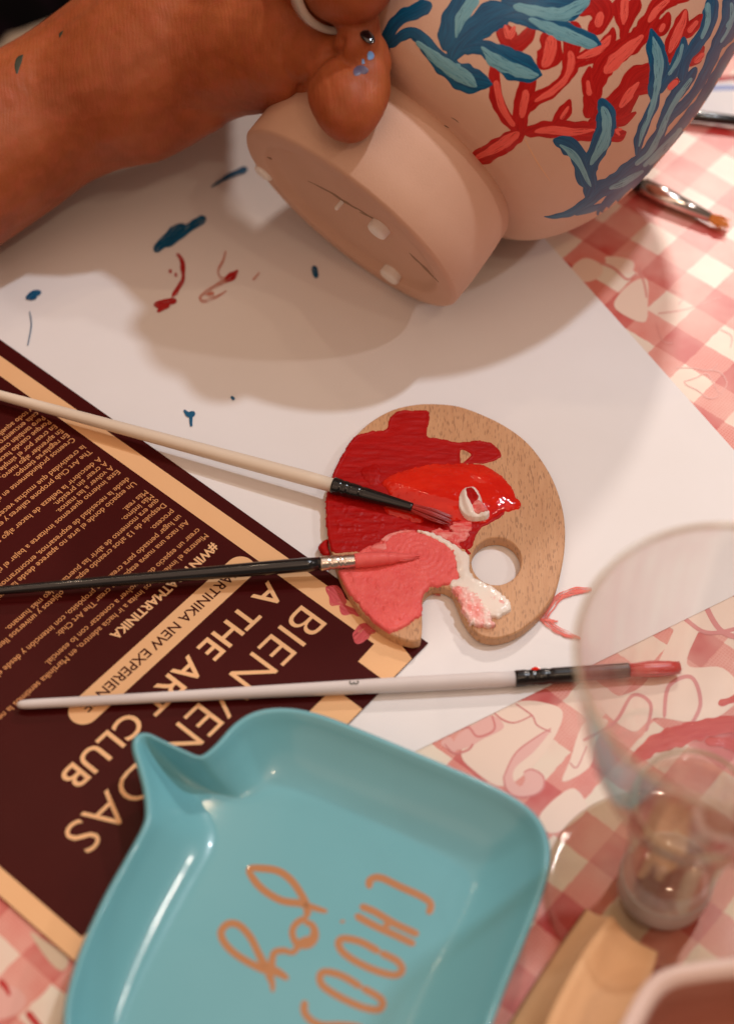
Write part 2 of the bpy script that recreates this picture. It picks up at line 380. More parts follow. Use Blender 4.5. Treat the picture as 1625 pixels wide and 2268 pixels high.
marks('coral_test_mark',[[[(1310,1305,10),(1265,1310,17),(1235,1325,18),(1215,1350,16),(1205,1370,20),(1225,1388,18),(1250,1402,16),(1285,1416,8)],[(1240,1320,10),(1290,1312,6)],[(1195,1372,6),(1235,1376,5)]],[[(955,1316,5),(975,1318,6)]]],pj,.004,M_coral_t,ps,step=3,ragged=.35)
# second scrap of paper, top right
sp=[un(x,y) for x,y in ((1490,176),(1720,168),(1790,262),(1540,262))]
s2=sheet('glare_sheet',[(p.x,p.y) for p in sp],.004,.03,M_paper); tag(s2,'small pale sheet with red and blue strokes, added for glare-washed cloth, beyond the black brush at upper right','paper')
strokes('paint_smear',[[(1560,178,12),(1625,172,14),(1700,170,14)]],plane_proj(.032),.004,M_dred,s2,step=4); strokes('paint_smear',[[(1560,196,10),(1610,194,12),(1640,196,8)]],plane_proj(.032),.004,mat('pale_blue_smear',(.25,.32,.6),.5),s2,step=4)

# ------------------------------------------------------------------ flyer
FO=un(948,1424,.11); aX=R_(-128); FX=Vector((math.cos(aX),math.sin(aX),0)); FY=Vector((-FX.y,FX.x,0))
def fl(x,y,z=0): return FO+FX*x+FY*y+Vector((0,0,z))
fly=thing('printed_flyer',fl(9,-14,-.03),'maroon and tan printed flyer with Spanish text lying on the white paper','flyer')
q=[fl(0,0),fl(18.55,0),fl(18.55,-29.7),fl(0,-29.7)]
sheet('flyer_card',[(p.x,p.y) for p in q],.085,.110,M_maroon,fly)
def rect(x0,x1,y0,y1,z=.006):
    return [fl(x0,y0,z),fl(x1,y0,z),fl(x1,y1,z),fl(x0,y1,z)]
def quads(name,rs,m,parent):
    V=[];F=[]
    for r in rs:
        F.append(list(range(len(V),len(V)+len(r)))[::-1]); V+=r
    o=obj(name,V,F,m,parent,smooth=False)
    for p in o.data.polygons: pass
    bm=bmesh.new(); bm.from_mesh(o.data)
    for f in bm.faces:
        f.normal_update()
        if f.normal.z<0: f.normal_flip()
    bm.to_mesh(o.data); bm.free(); return o
bands=[[fl(.62,-29.5,.006),fl(1.55,-29.5,.006),fl(1.40,-1.60,.006),fl(.75,-.02,.006),fl(.42,-9.9,.006)]]
bands=[rect(.55,1.42,-29.5,-1.60),rect(.95,2.55,-1.60,-.02),rect(.55,.95,-1.60,-.9)]
bands=[[fl(.72,-29.5,.006),fl(1.50,-29.5,.006),fl(1.45,-1.60,.006),fl(.52,-1.60,.006)],[fl(.52,-1.60,.006),fl(1.45,-1.60,.006),fl(2.5,-1.55,.006),fl(2.5,-.02,.006),fl(1.0,-.02,.006)]]
bands+= [rect(4.05,5.5,-1.5,-.02),rect(7.0,8.45,-1.5,-.02),rect(9.95,11.4,-1.5,-.02),rect(12.9,14.35,-1.5,-.02),rect(15.85,17.75,-1.5,-.02),rect(17.75,18.54,-29.5,-.02)]
quads('tan_border_print',bands,M_tan,fly)
# pill-shaped banner
def pill(x0,x1,y0,y1,z=.006,n=16):
    r=(y1-y0)/2; cy=(y0+y1)/2; P=[]
    for k in range(n+1): t=-math.pi/2+math.pi*k/n; P.append(fl(x1-r+r*math.cos(t),cy+r*math.sin(t),z))
    for k in range(n+1): t=math.pi/2+math.pi*k/n; P.append(fl(x0+r+r*math.cos(t),cy+r*math.sin(t),z))
    return P
quads('banner_print',[pill(1.62,11.75,-8.68,-7.48)],M_tan,fly)
def glyphs(body,offset=0.0,space=1.0):
    c=bpy.data.curves.new('lettering','FONT'); c.body=body; c.size=1; c.offset=offset; c.resolution_u=4; c.space_character=space
    o=bpy.data.objects.new('lettering',c); COL.objects.link(o)
    bpy.context.view_layer.update(); dg=bpy.context.evaluated_depsgraph_get()
    me=bpy.data.meshes.new_from_object(o.evaluated_get(dg))
    v=[tuple(x.co) for x in me.vertices]; f=[tuple(p.vertices) for p in me.polygons]
    bpy.data.objects.remove(o); bpy.data.meshes.remove(me); bpy.data.curves.remove(c)
    return v,f
def text(name,items,m,parent,place,z=.007):
    """items: (string, x0, x1 or None, y_baseline, cap height, boldness)"""
    V=[];F=[]
    for s,x0,x1,y,cap,bold in items:
        v,f=glyphs(s,bold); 
        if not v: continue
        xs=[a[0] for a in v]; k=cap/.73; mn=min(xs)
        kx=(x1-x0)/(max(xs)-mn) if x1 else k*.93
        b=len(V); V+=[place(x0+(a[0]-mn)*kx, y+a[1]*k, z) for a in v]; F+=[[i+b for i in g] for g in f]
    return obj(name,V,F,m,parent,smooth=False)
text('headline_print',[('BIENVENIDAS',1.95,15.35,-5.02,1.50,-.008)],M_tan,fly,fl)
text('headline_print',[('A THE ART CLUB',1.92,13.75,-6.80,1.05,.012)],M_tan,fly,fl)
text('banner_lettering',[('MARTINIKA NEW EXPERIENCE',2.3,11.1,-8.33,.46,.012)],M_maroon,fly,fl,.010)
BODY=[('#WINTERATMARTINIKA',2.0,8.02,-9.82,.42,.030),
('Mientras el invierno nos invita a ir hacia adentro, en Martinika sentimos la necesidad de',1.88,15.1,-10.40,.27,0),
('crear un espacio donde volver a conectar con lo esencial.',1.88,10.6,-10.82,.27,0),
('Así nace una nueva etapa para crear The Art Club:',1.88,9.35,-11.47,.27,0),
('un lugar pensado para crear con propósito, con intención y desde el',1.88,12.2,-11.88,.27,0),
('proceso.',1.88,3.15,-12.29,.27,0),
('Después de 13 años creando espacios, objetos y universos llenos de alma',1.88,12.9,-12.80,.27,0),
('que era momento de abrir las puertas a algo más humano.',1.88,10.5,-13.16,.27,0),
('Más íntimo.',1.88,3.6,-13.52,.27,0),('Más real.',1.88,3.2,-13.85,.27,0),
('Un espacio donde el arte no aparece desde la técnica, sino',1.88,10.9,-14.54,.27,0),
('desde la necesidad de expresarnos, encontrarnos y compartir.',1.88,11.2,-14.90,.27,0),
('Este invierno queremos invitarte a bajar el ritmo.',1.88,9.5,-15.50,.27,0),
('A volver a las manos.',1.88,5.1,-15.86,.27,0),('A crear sin presión.',1.88,4.9,-16.22,.27,0),
('A descubrir la belleza de hacer algo sin prisa.',1.88,9.0,-16.58,.27,0),
('The Art Club propone talleres y experiencias',1.88,8.8,-17.18,.27,0),('la creatividad que muchas veces olvidamos.',1.88,8.6,-17.56,.27,0),
('Creemos profundamente en el hacer.',1.88,7.3,-18.20,.27,0),('En regalarse tiempo.',1.88,4.95,-18.56,.27,0),('En aprender algo nuevo.',1.88,5.4,-18.92,.27,0),
('En crear por el simple hecho.',1.88,6.2,-19.30,.27,0),('Porque cuando hacemos algo',1.88,6.1,-19.68,.27,0),('Pero también cuando compartimos',1.88,6.8,-20.04,.27,0),
('cada encuentro es único.',1.88,5.5,-20.40,.27,0),('y todo aquello que',1.88,4.6,-20.76,.27,0)]
M_ink=print_mat('tan_small_ink',(.66,.30,.12),(.7,.33,.14),.5)
text('body_text_print',BODY[:1],M_tan,fly,fl); text('body_text_print',[(s,a,b,y,c,.006) for s,a,b,y,c,_ in BODY[1:]],M_ink,fly,fl)
M_smear=uvpaint('dry_pink_paint',(.66,.11,.12),(.50,.05,.06),.45,dry=.38)
strokes('paint_smear',[[(722,1300,10),(740,1315,38),(765,1338,30)],[(752,1342,10),(770,1352,22),(800,1362,16)],[(788,1425,16),(802,1405,32),(820,1392,26),(832,1385,6)]],plane_proj(.118),.004,M_smear,fly,step=3,ragged=.9)

# ------------------------------------------------------------------ palette
ZT=.66
Z4=(.477,664.5,830.5)
def z4(x,y): return (x*.477+664.5,y*.477+830.5)
outl=[(565,1100),(566,1160),(560,1222),(535,1235),(500,1232),(430,1207),(350,1155),(280,1090),(225,1010),(180,920),(150,830),(128,730),(120,640),(124,560),(150,470),(190,380),(250,290),(330,215),(430,160),(540,135),(640,133),(740,145),(850,185),(950,235),(1040,300),(1110,380),(1170,480),(1210,590),(1228,700),(1225,820),(1205,930),(1175,1020),(1120,1100),(1050,1165),(980,1205),(900,1222),(830,1205),(780,1155),(745,1090),(725,1040),(705,1005),(665,985),(620,985),(585,1008),(568,1045)]
out=[un(*z4(p[0],p[1]),ZT) for p in crom(outl,4,True)]
hole=[un(*z4(910+116*math.cos(t),864+110*math.sin(t)),ZT) for t in np.linspace(0,2*math.pi,49)[:-1]]
pal=thing('palette',(out[0].x,out[0].y,.12),'kidney-shaped wooden paint palette smeared with red, pink and white paint','palette')
bm=bmesh.new()
def loop(pts,z,inset=0):
    return [bm.verts.new(((p.x)*.01,(p.y)*.01,z*.01)) for p in pts]
def inset(pts,d):
    n=len(pts); ar=sum(pts[i].x*pts[(i+1)%n].y-pts[(i+1)%n].x*pts[i].y for i in range(n)); s=1 if ar>0 else -1; r=[]
    for i in range(n):
        t=(pts[(i+1)%n]-pts[i-1]); t.z=0; t.normalize(); r.append(pts[i]+Vector((-t.y,t.x,0))*d*s)
    return r
def ring(a,b):
    n=len(a)
    for i in range(n): bm.faces.new((a[i],a[(i+1)%n],b[(i+1)%n],b[i]))
T0=loop(inset(out,.05),ZT); T1=loop(out,ZT-.05); B1=loop(out,.16); B0=loop(inset(out,.04),.125)
h0=loop(inset(hole,-.04),ZT); h1=loop(hole,ZT-.04); h2=loop(hole,.125)
ring(T0,T1); ring(T1,B1); ring(B1,B0); ring(h0,h1); ring(h1,h2)
def fillc(a,b):
    es=[]
    for L_ in (a,b):
        for i in range(len(L_)):
            e=bm.edges.get((L_[i],L_[(i+1)%len(L_)])) or bm.edges.new((L_[i],L_[(i+1)%len(L_)])); es.append(e)
    bmesh.ops.triangle_fill(bm,edges=es,use_beauty=True)
fillc(T0,h0); fillc(B0,h2)
bmesh.ops.recalc_face_normals(bm,faces=bm.faces)
org=ORG[pal.name]*.01
for v in bm.verts: v.co-=org
me=bpy.data.meshes.new('palette_board'); bm.to_mesh(me); bm.free(); me.materials.append(M_wood)
bo=bpy.data.objects.new('palette_board',me); COL.objects.link(bo); bo.parent=pal; ORG[bo.name]=ORG[pal.name]
# paint as relief
rng=np.random.RandomState(3)
def vnoise(x,y,seed=0):
    r=np.random.RandomState(seed); g=r.rand(64,64)
    xi=np.floor(x).astype(int); yi=np.floor(y).astype(int); fx=x-xi; fy=y-yi; fx=fx*fx*(3-2*fx); fy=fy*fy*(3-2*fy)
    a=g[xi%64,yi%64]; b=g[(xi+1)%64,yi%64]; c=g[xi%64,(yi+1)%64]; d=g[(xi+1)%64,(yi+1)%64]
    return (a*(1-fx)+b*fx)*(1-fy)+(c*(1-fx)+d*fx)*fy
def fbm(x,y,seed=0,o=4):
    s=0;a=.5
    for k in range(o): s=s+a*vnoise(x*2**k,y*2**k,seed+k); a*=.5
    return s
def sdf(px,py,poly):
    """signed distance, positive inside"""
    P=np.array(poly); d=np.full(px.shape,1e9); ins=np.zeros(px.shape,bool); n=len(P)
    for i in range(n):
        a=P[i]; b=P[(i+1)%n]; e=b-a; wx=px-a[0]; wy=py-a[1]
        t=np.clip((wx*e[0]+wy*e[1])/(e@e+1e-12),0,1); d=np.minimum(d,np.hypot(wx-e[0]*t,wy-e[1]*t))
        c=((a[1]>py)!=(b[1]>py))&(px<(b[0]-a[0])*(py-a[1])/(b[1]-a[1]+1e-12)+a[0]); ins^=c
    return np.where(ins,d,-d)
def relief(name,poly,m,hfun,res=4.0,holes=(),jag=0.0,seed=0,clip=None,z=ZT):
    """grid relief of paint; poly in crop units (about 25 per cm); hfun(d, x, y) gives cm"""
    c=np.array(crom(poly,6,True)); x0,y0=c.min(0)-12; x1,y1=c.max(0)+12
    X,Y=np.meshgrid(np.arange(x0,x1,res),np.arange(y0,y1,res),indexing='ij')
    d=sdf(X,Y,c)
    if jag: d=d+jag*(fbm(X*.06,Y*.06,seed+9)-.47)*2
    for h in holes: d=np.minimum(d,-sdf(X,Y,crom(h,5,True)))
    if clip is not None: d=np.minimum(d,sdf(X,Y,clip))
    H=hfun(d,X,Y); H=np.where(d<=0,np.maximum(-.05,d*.02),H)
    keep=d>-res*1.6; idx=-np.ones(X.shape,int); idx[keep]=np.arange(keep.sum())
    P=[un(*z4(x,y),z)+Vector((0,0,h)) for x,y,h in zip(X[keep],Y[keep],H[keep])]
    F=[]
    I,J=np.where(keep[:-1,:-1]&keep[1:,:-1]&keep[:-1,1:]&keep[1:,1:])
    for i,j in zip(I,J): F.append([idx[i,j],idx[i,j+1],idx[i+1,j+1],idx[i+1,j]])
    return obj(name,P,F,m,pal)
clipo=np.array(crom(outl,4,True)); 
# shrink a little so that paint stays on the board
M_pdr=paint_mat('dark_red_paint',(.36,.003,.003),(.45,.006,.005),.42,(60,500,60),.25)
M_pbr=paint_mat('bright_red_paint',(.62,.010,.004),(.74,.022,.008),.12,(60,160,60),.15,coat=.6,coatr=.05)
M_ppk=paint_mat('pink_paint',(.78,.115,.11),(.84,.155,.14),.36,(200,200,200),.12)
M_pwh=paint_mat('white_paint',(.86,.80,.72),(.88,.76,.68),.22,(120,120,60),.2,coat=.3)
M_ptr=paint_mat('rose_streak_paint',(.72,.05,.05),(.86,.36,.32),.28,(140,500,60),.3)
M_pmx=paint_mat('mixed_pink_white_paint',(.85,.27,.24),(.88,.74,.68),.25,(330,150,60),.3,coat=.2)
dark=[(122,640),(124,560),(150,470),(190,385),(250,290),(330,262),(400,252),(408,215),(440,175),(480,163),(520,165),(590,168),(600,200),(588,280),(640,293),(730,312),(820,305),(880,315),(922,345),(932,378),(900,400),(855,412),(800,412),(770,420),(900,460),(940,560),(950,640),(880,690),(840,710),(810,760),(795,800),(770,812),(700,800),(600,800),(480,830),(330,828),(230,822),(180,830),(150,815),(130,740)]
tri=[(745,350),(765,352),(792,370),(775,390),(748,410),(742,380)]
def h_dark(d,x,y): return .035*(1-np.exp(-np.maximum(d,0)/9))+.05*np.clip(1-np.abs(d-6)/7,0,1)*fbm(x*.03,y*.03,5)+.045*(fbm(x*.018,y*.07,2)-.4)*np.clip(d/25,0,1)+.03*np.clip(fbm(x*.05,y*.05,12)-.55,0,1)*4*np.clip(d/20,0,1)*(y>560)
relief('dark_red_paint',dark,M_pdr,h_dark,3.5,holes=(tri,),jag=5,clip=clipo)
bright=[(380,500),(420,470),(500,440),(600,420),(700,415),(800,415),(870,430),(930,470),(975,520),(1000,570),(1022,603),(1000,628),(940,640),(890,672),(860,690),(800,690),(740,680),(700,680),(640,660),(560,640),(480,600),(420,560),(395,530)]
def h_bright(d,x,y):
    t=np.clip(d/70,0,1); r=.26*np.sqrt(t)*(.75+.5*fbm(x*.008,y*.012,4)); r+=.05*np.clip(np.sin((y-.25*x)*.045+4*fbm(x*.006,y*.006,3)),0,1)*t; return np.maximum(r,.05*(d>0))+.02*(d>0)
relief('bright_red_paint',bright,M_pbr,h_bright,3.5,jag=6)
relief('bright_red_paint',[(280,450),(330,420),(370,425),(380,480),(360,520),(310,505)],M_pdr,lambda d,x,y:.10*np.sqrt(np.clip(d/30,0,1))+.03*fbm(x*.1,y*.02,6),4,jag=10)
relief('bright_red_paint',[(395,610),(480,625),(570,650),(560,690),(480,672),(405,650)],M_pbr,lambda d,x,y:.12*np.sqrt(np.clip(d/20,0,1))+.03*fbm(x*.04,y*.1,7),4,jag=8)
pinkp=[(176,915),(210,895),(245,880),(260,840),(310,800),(350,790),(390,760),(440,735),(500,725),(560,740),(620,745),(680,780),(710,810),(735,850),(725,900),(735,950),(690,975),(640,980),(600,990),(575,1015),(566,1060),(562,1110),(530,1140),(490,1170),(430,1195),(380,1185),(320,1125),(270,1065),(225,1010),(195,955)]
def h_pink(d,x,y):
    r=.06+.07*(1-np.exp(-np.maximum(d,0)/12))
    cx_,cy_=560,840; ang=np.hypot(x-cx_,(y-cy_)*1.2)+26*fbm(x*.02,y*.02,8)
    sw=np.sin(ang*.24)*.5+.5; th=fbm(x*.006,y*.006,1)*6; uu=x*np.cos(th)+y*np.sin(th); vv=-x*np.sin(th)+y*np.cos(th)
    tex=fbm(uu*.012,vv*.07,9,3); tex2=fbm(x*.03,y*.03,21,3)
    r=r+(.03*sw*np.exp(-((x-cx_)**2+(y-cy_)**2)/(110**2))+.11*(np.abs(tex-.42))+.05*(tex2-.45))*np.clip(d/16,0,1)
    r+=.10*np.clip(fbm(x*.028,y*.028,14)-.60,0,1)*3.5
    r+=.05*np.exp(-((d-8)/7)**2)*fbm(x*.05,y*.05,3)
    return r
relief('pink_paint',pinkp,M_ppk,h_pink,2.5,jag=7,clip=clipo)
white=[(540,728),(600,736),(660,765),(700,785),(735,810),(775,840),(788,870),(782,905),(800,940),(850,970),(900,1000),(950,1040),(976,1078),(960,1110),(900,1132),(850,1110),(800,1050),(730,1000),(695,990),(700,960),(735,950),(725,905),(720,870),(700,820),(650,785),(590,755)]
def h_white(d,x,y): return .10+.10*np.sqrt(np.clip(d/26,0,1))+.05*fbm(x*.018,y*.018,5,2)
relief('white_paint',white,M_pwh,h_white,3.0,jag=8)
mixp=[(700,995),(760,985),(810,1010),(850,1060),(870,1090),(885,1130),(900,1172),(840,1172),(790,1160),(755,1100),(735,1045),(712,1015)]
relief('mixed_paint',mixp,M_pmx,lambda d,x,y:.14+.05*np.sqrt(np.clip(d/12,0,1))+.14*np.abs(fbm(x*.04,y*.07,13)-.47),3.0,jag=12,clip=clipo)
relief('mixed_paint',[(870,1020),(910,1035),(945,1065),(930,1085),(890,1060)],M_pmx,lambda d,x,y:.20+.03*fbm(x*.05,y*.09,13),3.5,jag=5)
relief('streak_paint',[(600,735),(640,718),(700,730),(690,700),(720,690),(760,680),(800,690),(775,760),(740,790),(760,815),(720,800),(680,770)],M_ptr,lambda d,x,y:.06+.05*np.sqrt(np.clip(d/12,0,1))+.12*np.abs(fbm(x*.07,y*.03,23)-.47),3.0,jag=14)
relief('streak_paint',[(770,790),(795,790),(780,810),(796,830),(775,838),(765,820)],M_pdr,lambda d,x,y:.05+.0*x,4,jag=8)
# white and pink curl folded over the bright red blob
def h_curl(d,x,y): return .30+.22*np.sqrt(np.clip(d/28,0,1))+.05*np.sin((x-.3*y)*.11)*np.clip(d/15,0,1)
relief('white_paint',[(732,600),(745,560),(775,542),(810,545),(830,575),(850,625),(876,658),(860,680),(810,686),(765,675),(738,640)],M_pwh,h_curl,2.5,jag=3)
relief('pink_paint',[(800,610),(840,625),(868,655),(850,670),(815,672),(790,650)],M_ptr,lambda d,x,y:h_curl(d+14,x,y)+.035,3,jag=4)
relief('streak_paint',[(765,560),(785,550),(800,560),(822,600),(815,620),(795,640),(780,620),(765,595)],M_pdr,lambda d,x,y:h_curl(d+16,x,y)+.035,3,jag=5)
relief('streak_paint',[(320,815),(345,795),(385,790),(375,770),(430,738),(500,728),(540,735),(450,750),(400,790),(400,820),(350,828)],M_ptr,lambda d,x,y:.12+.06*np.sqrt(np.clip(d/8,0,1)),3,jag=4)
relief('dark_red_paint',[(88,800),(105,775),(128,765),(128,800),(138,832),(110,836)],M_pdr,lambda d,x,y:.10*np.sqrt(np.clip(d/10,0,1)),4,z=.42)

# ------------------------------------------------------------------ brushes
def bar(name,a,b,prof,m,parent,seg=20,squash=1.0):
    """prof: (fraction, radius) between points a and b"""
    return tube(name,[(a.lerp(b,t),r) for t,r in prof],m,parent,seg,squash=squash)
M_cream=print_mat('cream_lacquer',(.80,.69,.56),(.75,.63,.50),.38); M_black=mat('black_lacquer',(.010,.010,.011),.22,Coat_Weight=.4)
M_ferb=mat('black_ferrule',(.006,.006,.007),.20); M_silver=mat('aluminium_ferrule',(.72,.64,.58),.30,Metallic=1.0)
M_greyh=print_mat('pale_grey_lacquer',(.74,.69,.68),(.68,.63,.62),.38)
def bristles(name,a,b,r0,r1,m,parent,n=46,splay=1.0,seed=0,droop=0):
    rnd=random.Random(seed); V=[];F=[]
    ax=(b-a).normalized(); s=ax.cross(Vector((0,0,1))).normalized(); u=s.cross(ax)
    for k in range(n):
        t=rnd.random()*2*math.pi; q=math.sqrt(rnd.random())
        p0=a+(s*math.cos(t)+u*math.sin(t)*.7)*r0*q; L_=rnd.uniform(.82,1.03)
        p2=a+(b-a)*L_+(s*math.cos(t)+u*math.sin(t)*.5)*r1*q*splay; pm=(p0+p2)/2+(s*math.cos(t)+u*math.sin(t)*.6)*r0*q*.35
        p2=p2-Vector((0,0,droop)); rr=.028
        for i,(p,r) in enumerate(((p0,rr),(pm,rr*1.1),(p2,rr*.35))):
            for j in range(4): w_=math.pi/2*j; V.append(p+(s*math.cos(w_)+u*math.sin(w_))*r)
        b0=len(V)-12
        for i in range(2):
            for j in range(4): F.append([b0+i*4+j,b0+i*4+(j+1)%4,b0+i*4+4+(j+1)%4,b0+i*4+4+j])
    return obj(name,V,F,m,parent)
def crimp(a,b,r0,r1,at):
    P=[]
    for t in np.linspace(0,1,60):
        r=r0+(r1-r0)*t
        for c in at:
            r-=.028*math.exp(-((t-c)/.018)**2)
        P.append((t,r))
    P[0]=(0,r0*.96); return P
# A: cream handle, black ferrule, tip in the red
br=thing('paint_brush',un(737,1076,.9),'cream-handled paintbrush with tapered black ferrule, its tip dipped in the red paint','paintbrush')
a0=un(-160,832,.62); a1=un(737,1075,1.06); a2=un(913,1124,1.12); a3=un(998,1152,.98)
bar('handle',a0,a1,[(0,.20),(.2,.22),(.5,.27),(.8,.31),(.94,.32),(1,.30)],M_cream,br)
bar('ferrule',a1,a2,crimp(a1,a2,.37,.19,(.12,.2,.36)),M_ferb,br)
M_wetred=mat('wet_red_bristles',(.42,.012,.006),.3)
bristles('bristles',a2,a3,.19,.30,M_wetred,br,60,1.0,3,.05)
tube('paint_load',[(a2.lerp(a3,t)-Vector((0,0,.06+.1*t)),r) for t,r in ((-.02,.15),(.2,.21),(.45,.24),(.7,.2),(.9,.12),(1,.03))],M_pbr,br,16,squash=.6)
# B: black handle, silver ferrule, pink tip
br2=thing('paint_brush',un(710,1248,.9),'black-handled paintbrush with silver ferrule, its tip coated in pink paint on the palette','paintbrush')
b0=un(-120,1318,.50); b1=un(710,1248,1.0); b2=un(787,1242,1.06); b3=un(930,1231,.98)
bar('handle',b0,b1,[(0,.15),(.15,.18),(.5,.24),(.85,.29),(.96,.29),(1,.26)],M_black,br2)
bar('ferrule',b1,un(850,1237,1.08),crimp(b1,b2,.31,.22,(.16,.30,.36)),M_silver,br2)
pk_=un(785,1242,1.06); pe=un(850,1237,1.07)
def wob(a,b,prof,seed):
    P=[]
    for t in np.linspace(0,1,28):
        r=np.interp(t,[p[0] for p in prof],[p[1] for p in prof])+.018*(noise.noise(Vector((t*14,seed,0)))); P.append((a.lerp(b,t),max(r,.02)))
    return P
tube('paint_coat',wob(pk_,un(860,1236,1.05),[(0,.30),(.5,.31),(.8,.29),(1,.24)],2),M_ppk,br2,20)
tube('paint_tip',wob(un(846,1238,1.02),un(930,1231,.86),[(0,.24),(.2,.27),(.5,.17),(.8,.1),(1,.02)],5),M_ppk,br2,16)
bristles('bristles',un(860,1236,1.0),un(928,1232,.84),.15,.16,M_ppk,br2,30,1,5)
# C: pale handle marked 3, seen partly through the glass
br3=thing('paint_brush',un(1140,1503,.3),'pale grey paintbrush marked 3 with black ferrule, its tip behind the wine glass','paintbrush')
c0=un(38,1561,.42); c1=un(1140,1503,.42); c2=un(1392,1484,.42); c3=un(1505,1478,.38)
bar('handle',c0,c1,[(0,.05),(.004,.13),(.012,.17),(.03,.19),(.3,.21),(.6,.27),(.8,.31),(.95,.31),(1,.29)],M_greyh,br3)
bar('ferrule',c1,c2,crimp(c1,c2,.33,.30,(.12,.18,.3)),M_ferb,br3)
bristles('bristles',c2,c3,.26,.30,mat('red_bristles',(.55,.03,.02),.3),br3,90,1.0,8)
tube('paint_load',[(c2.lerp(c3,t),r) for t,r in ((0,.24),(.3,.30),(.8,.30),(1,.2))],mat('red_load',(.55,.02,.02),.3),br3,16,squash=.8)
dh=(c1-c0).normalized()
def mark(x,y,z):
    c=c0.lerp(c1,.672); s=Vector((dh.y,-dh.x,0)); r=.29
    t=(y-.13)/r
    return c+dh*(x)*1.0 - s*math.sin(t)*-r*1.0+Vector((0,0,math.cos(t)*r))*1.01
V,F=glyphs('3',.01); V2=[]
for v in V:
    gx,gy=(v[1]-.36)*.52,(v[0]-.3)*.50   # turned a quarter along the handle
    s=Vector((-dh.y,dh.x,0)); t=-gy/.285; V2.append(c0.lerp(c1,.672)+dh*(-gx)+(s*math.sin(t)+Vector((0,0,1))*math.cos(t))*.294)
obj('size_number',V2,F,mat('number_ink',(.05,.05,.03),.5),br3,smooth=False)
strokes('paint_drop',[[(1176,1483,6),(1185,1483,12),(1196,1484,6)]],plane_proj(.66),.02,M_pbr,br3,step=2)
# D: brush beyond the pot with orange bristles
br4=thing('paint_brush',un(1500,445,.3),'paintbrush with shiny silver ferrule and orange bristles, poking out from behind the pot','paintbrush')
d0=un(1180,300,.40); d1=un(1424,413,.42); d2=un(1572,482,.42); d3=un(1614,500,.35)
bar('handle',d0,d1,[(0,.2),(.9,.32),(1,.32)],M_black,br4); bar('ferrule',d1,d2,[(0,.44),(.25,.43),(.3,.45),(.35,.42),(1,.24)],mat('polished_ferrule',(.88,.84,.82),.16,Metallic=1.0),br4,24)
bristles('bristles',d2,d3,.22,.36,mat('orange_bristles',(.85,.30,.02),.4),br4,60,1,9)
# E: black brush at the top right
br5=thing('paint_brush',un(1600,265,.3),'plain black brush handle lying on the cloth at the upper right edge, behind the pot','paintbrush')
bar('handle',un(1380,238,.42),un(1900,300,.42),[(0,.3),(.3,.28),(1,.2)],M_black,br5)

# ------------------------------------------------------------------ pot
AX=(RT*.617+UP*.787)*math.cos(R_(7))+FW*math.sin(R_(7)); AX.normalize()
PB=un(773,491,5.4)
pot=thing('clay_pot',PB,'unglazed pink clay pot lying on its side, painted with red and blue coral branches','pot')
M_clay=mat('bisque_clay',(.62,.37,.265),.62)
v=coords(M_clay); n=noise_(M_clay,v,12,5,.6); c0_=mix(M_clay,ramp(M_clay,n,[(.3,0.0),(.7,1.0)]),(.585,.35,.24),(.665,.42,.305)); L(M_clay,mix(M_clay,ramp(M_clay,noise_(M_clay,v,420,3,.6),[(.70,0.0),(.76,.35)]),c0_,(.38,.20,.13)),bsdf(M_clay).inputs['Base Color']); bump(M_clay,noise_(M_clay,v,1100,5,.7),.35,.0004)
k_=pxcm(PB)
FR=295/k_
def R(px): return px/k_
footp=[(0,.30),(FR*.70,.30),(FR*.78,.28),(FR*.80,.06),(FR*.84,0),(FR*.955,0),(FR*.982,.04),(FR*.998,.16),(FR*1.0,R(70)),(FR*.985,R(150)),(FR*.965,R(205)),(FR*.93,R(222)),(FR*.90,R(232))]
foot=lathe('foot_ring',footp,PB,AX,M_clay,pot,160)
bodyp=[(FR*.86,R(205)),(FR*.95,R(222)),(R(318),R(232)),(R(352),R(252)),(R(385),R(290)),(R(415),R(345)),(R(438),R(410)),(R(452),R(480)),(R(458),R(560)),(R(460),R(660)),(R(452),R(770)),(R(435),R(880)),(R(405),R(980)),(R(360),R(1060)),(R(330),R(1110)),(R(335),R(1150)),(R(318),R(1150)),(R(312),R(1110)),(R(345),R(1050)),(R(390),R(970)),(R(420),R(870)),(R(440),R(700)),(R(440),R(560)),(R(400),R(350)),(R(200),R(250)),(0,R(240))]
bp=[tuple(x) for x in crom(bodyp[:14],6)]+bodyp[14:]
body=lathe('body',bp,PB,AX,M_clay,pot,200)
low=min((body.matrix_world@v.co).z for v in body.data.vertices)*100
print('pot lowest (rel to base)',low, 'base z',PB.z,'foot R',FR,'axis',AX)
# felt pads stuck on the base
def padat(x,y,rr=.46):
    d=ray(x,y); t=((PB-CAM).dot(AX))/d.dot(AX); p=CAM+d*t
    return p
for x,y,r_ in ((584,383,.48),(835,512,.48),(862,612,.50),(748,458,.10)):
    p=padat(x,y)
    if (p-PB).length>FR*.93: p=PB+(p-PB)*(FR*.88/(p-PB).length)
    lathe('felt_pad',[(0,-.16),(r_*.5,-.16),(r_*.8,-.13),(r_*.96,-.07),(r_,.02),(r_,.30)],p-AX*.0,AX,mat('white_rubber',(.86,.82,.76),.6),pot,28)
def bvh(objs):
    V=[];F=[]
    for o in objs:
        b=len(V); V+=[(ORG[o.name]+v.co*100) for v in o.data.vertices]; F+=[[i+b for i in p.vertices] for p in o.data.polygons]
    return BVHTree.FromPolygons(V,F)
tree=bvh([body])
def potproj(x,y):
    l,nn,i,d=tree.ray_cast(CAM,ray(x,y))
    if l is None: return None
    if nn.dot(ray(x,y))>0: nn=-nn
    r=(l-PB)-AX*((l-PB).dot(AX)); nn2=r.normalized()
    return l,(nn2+nn).normalized()
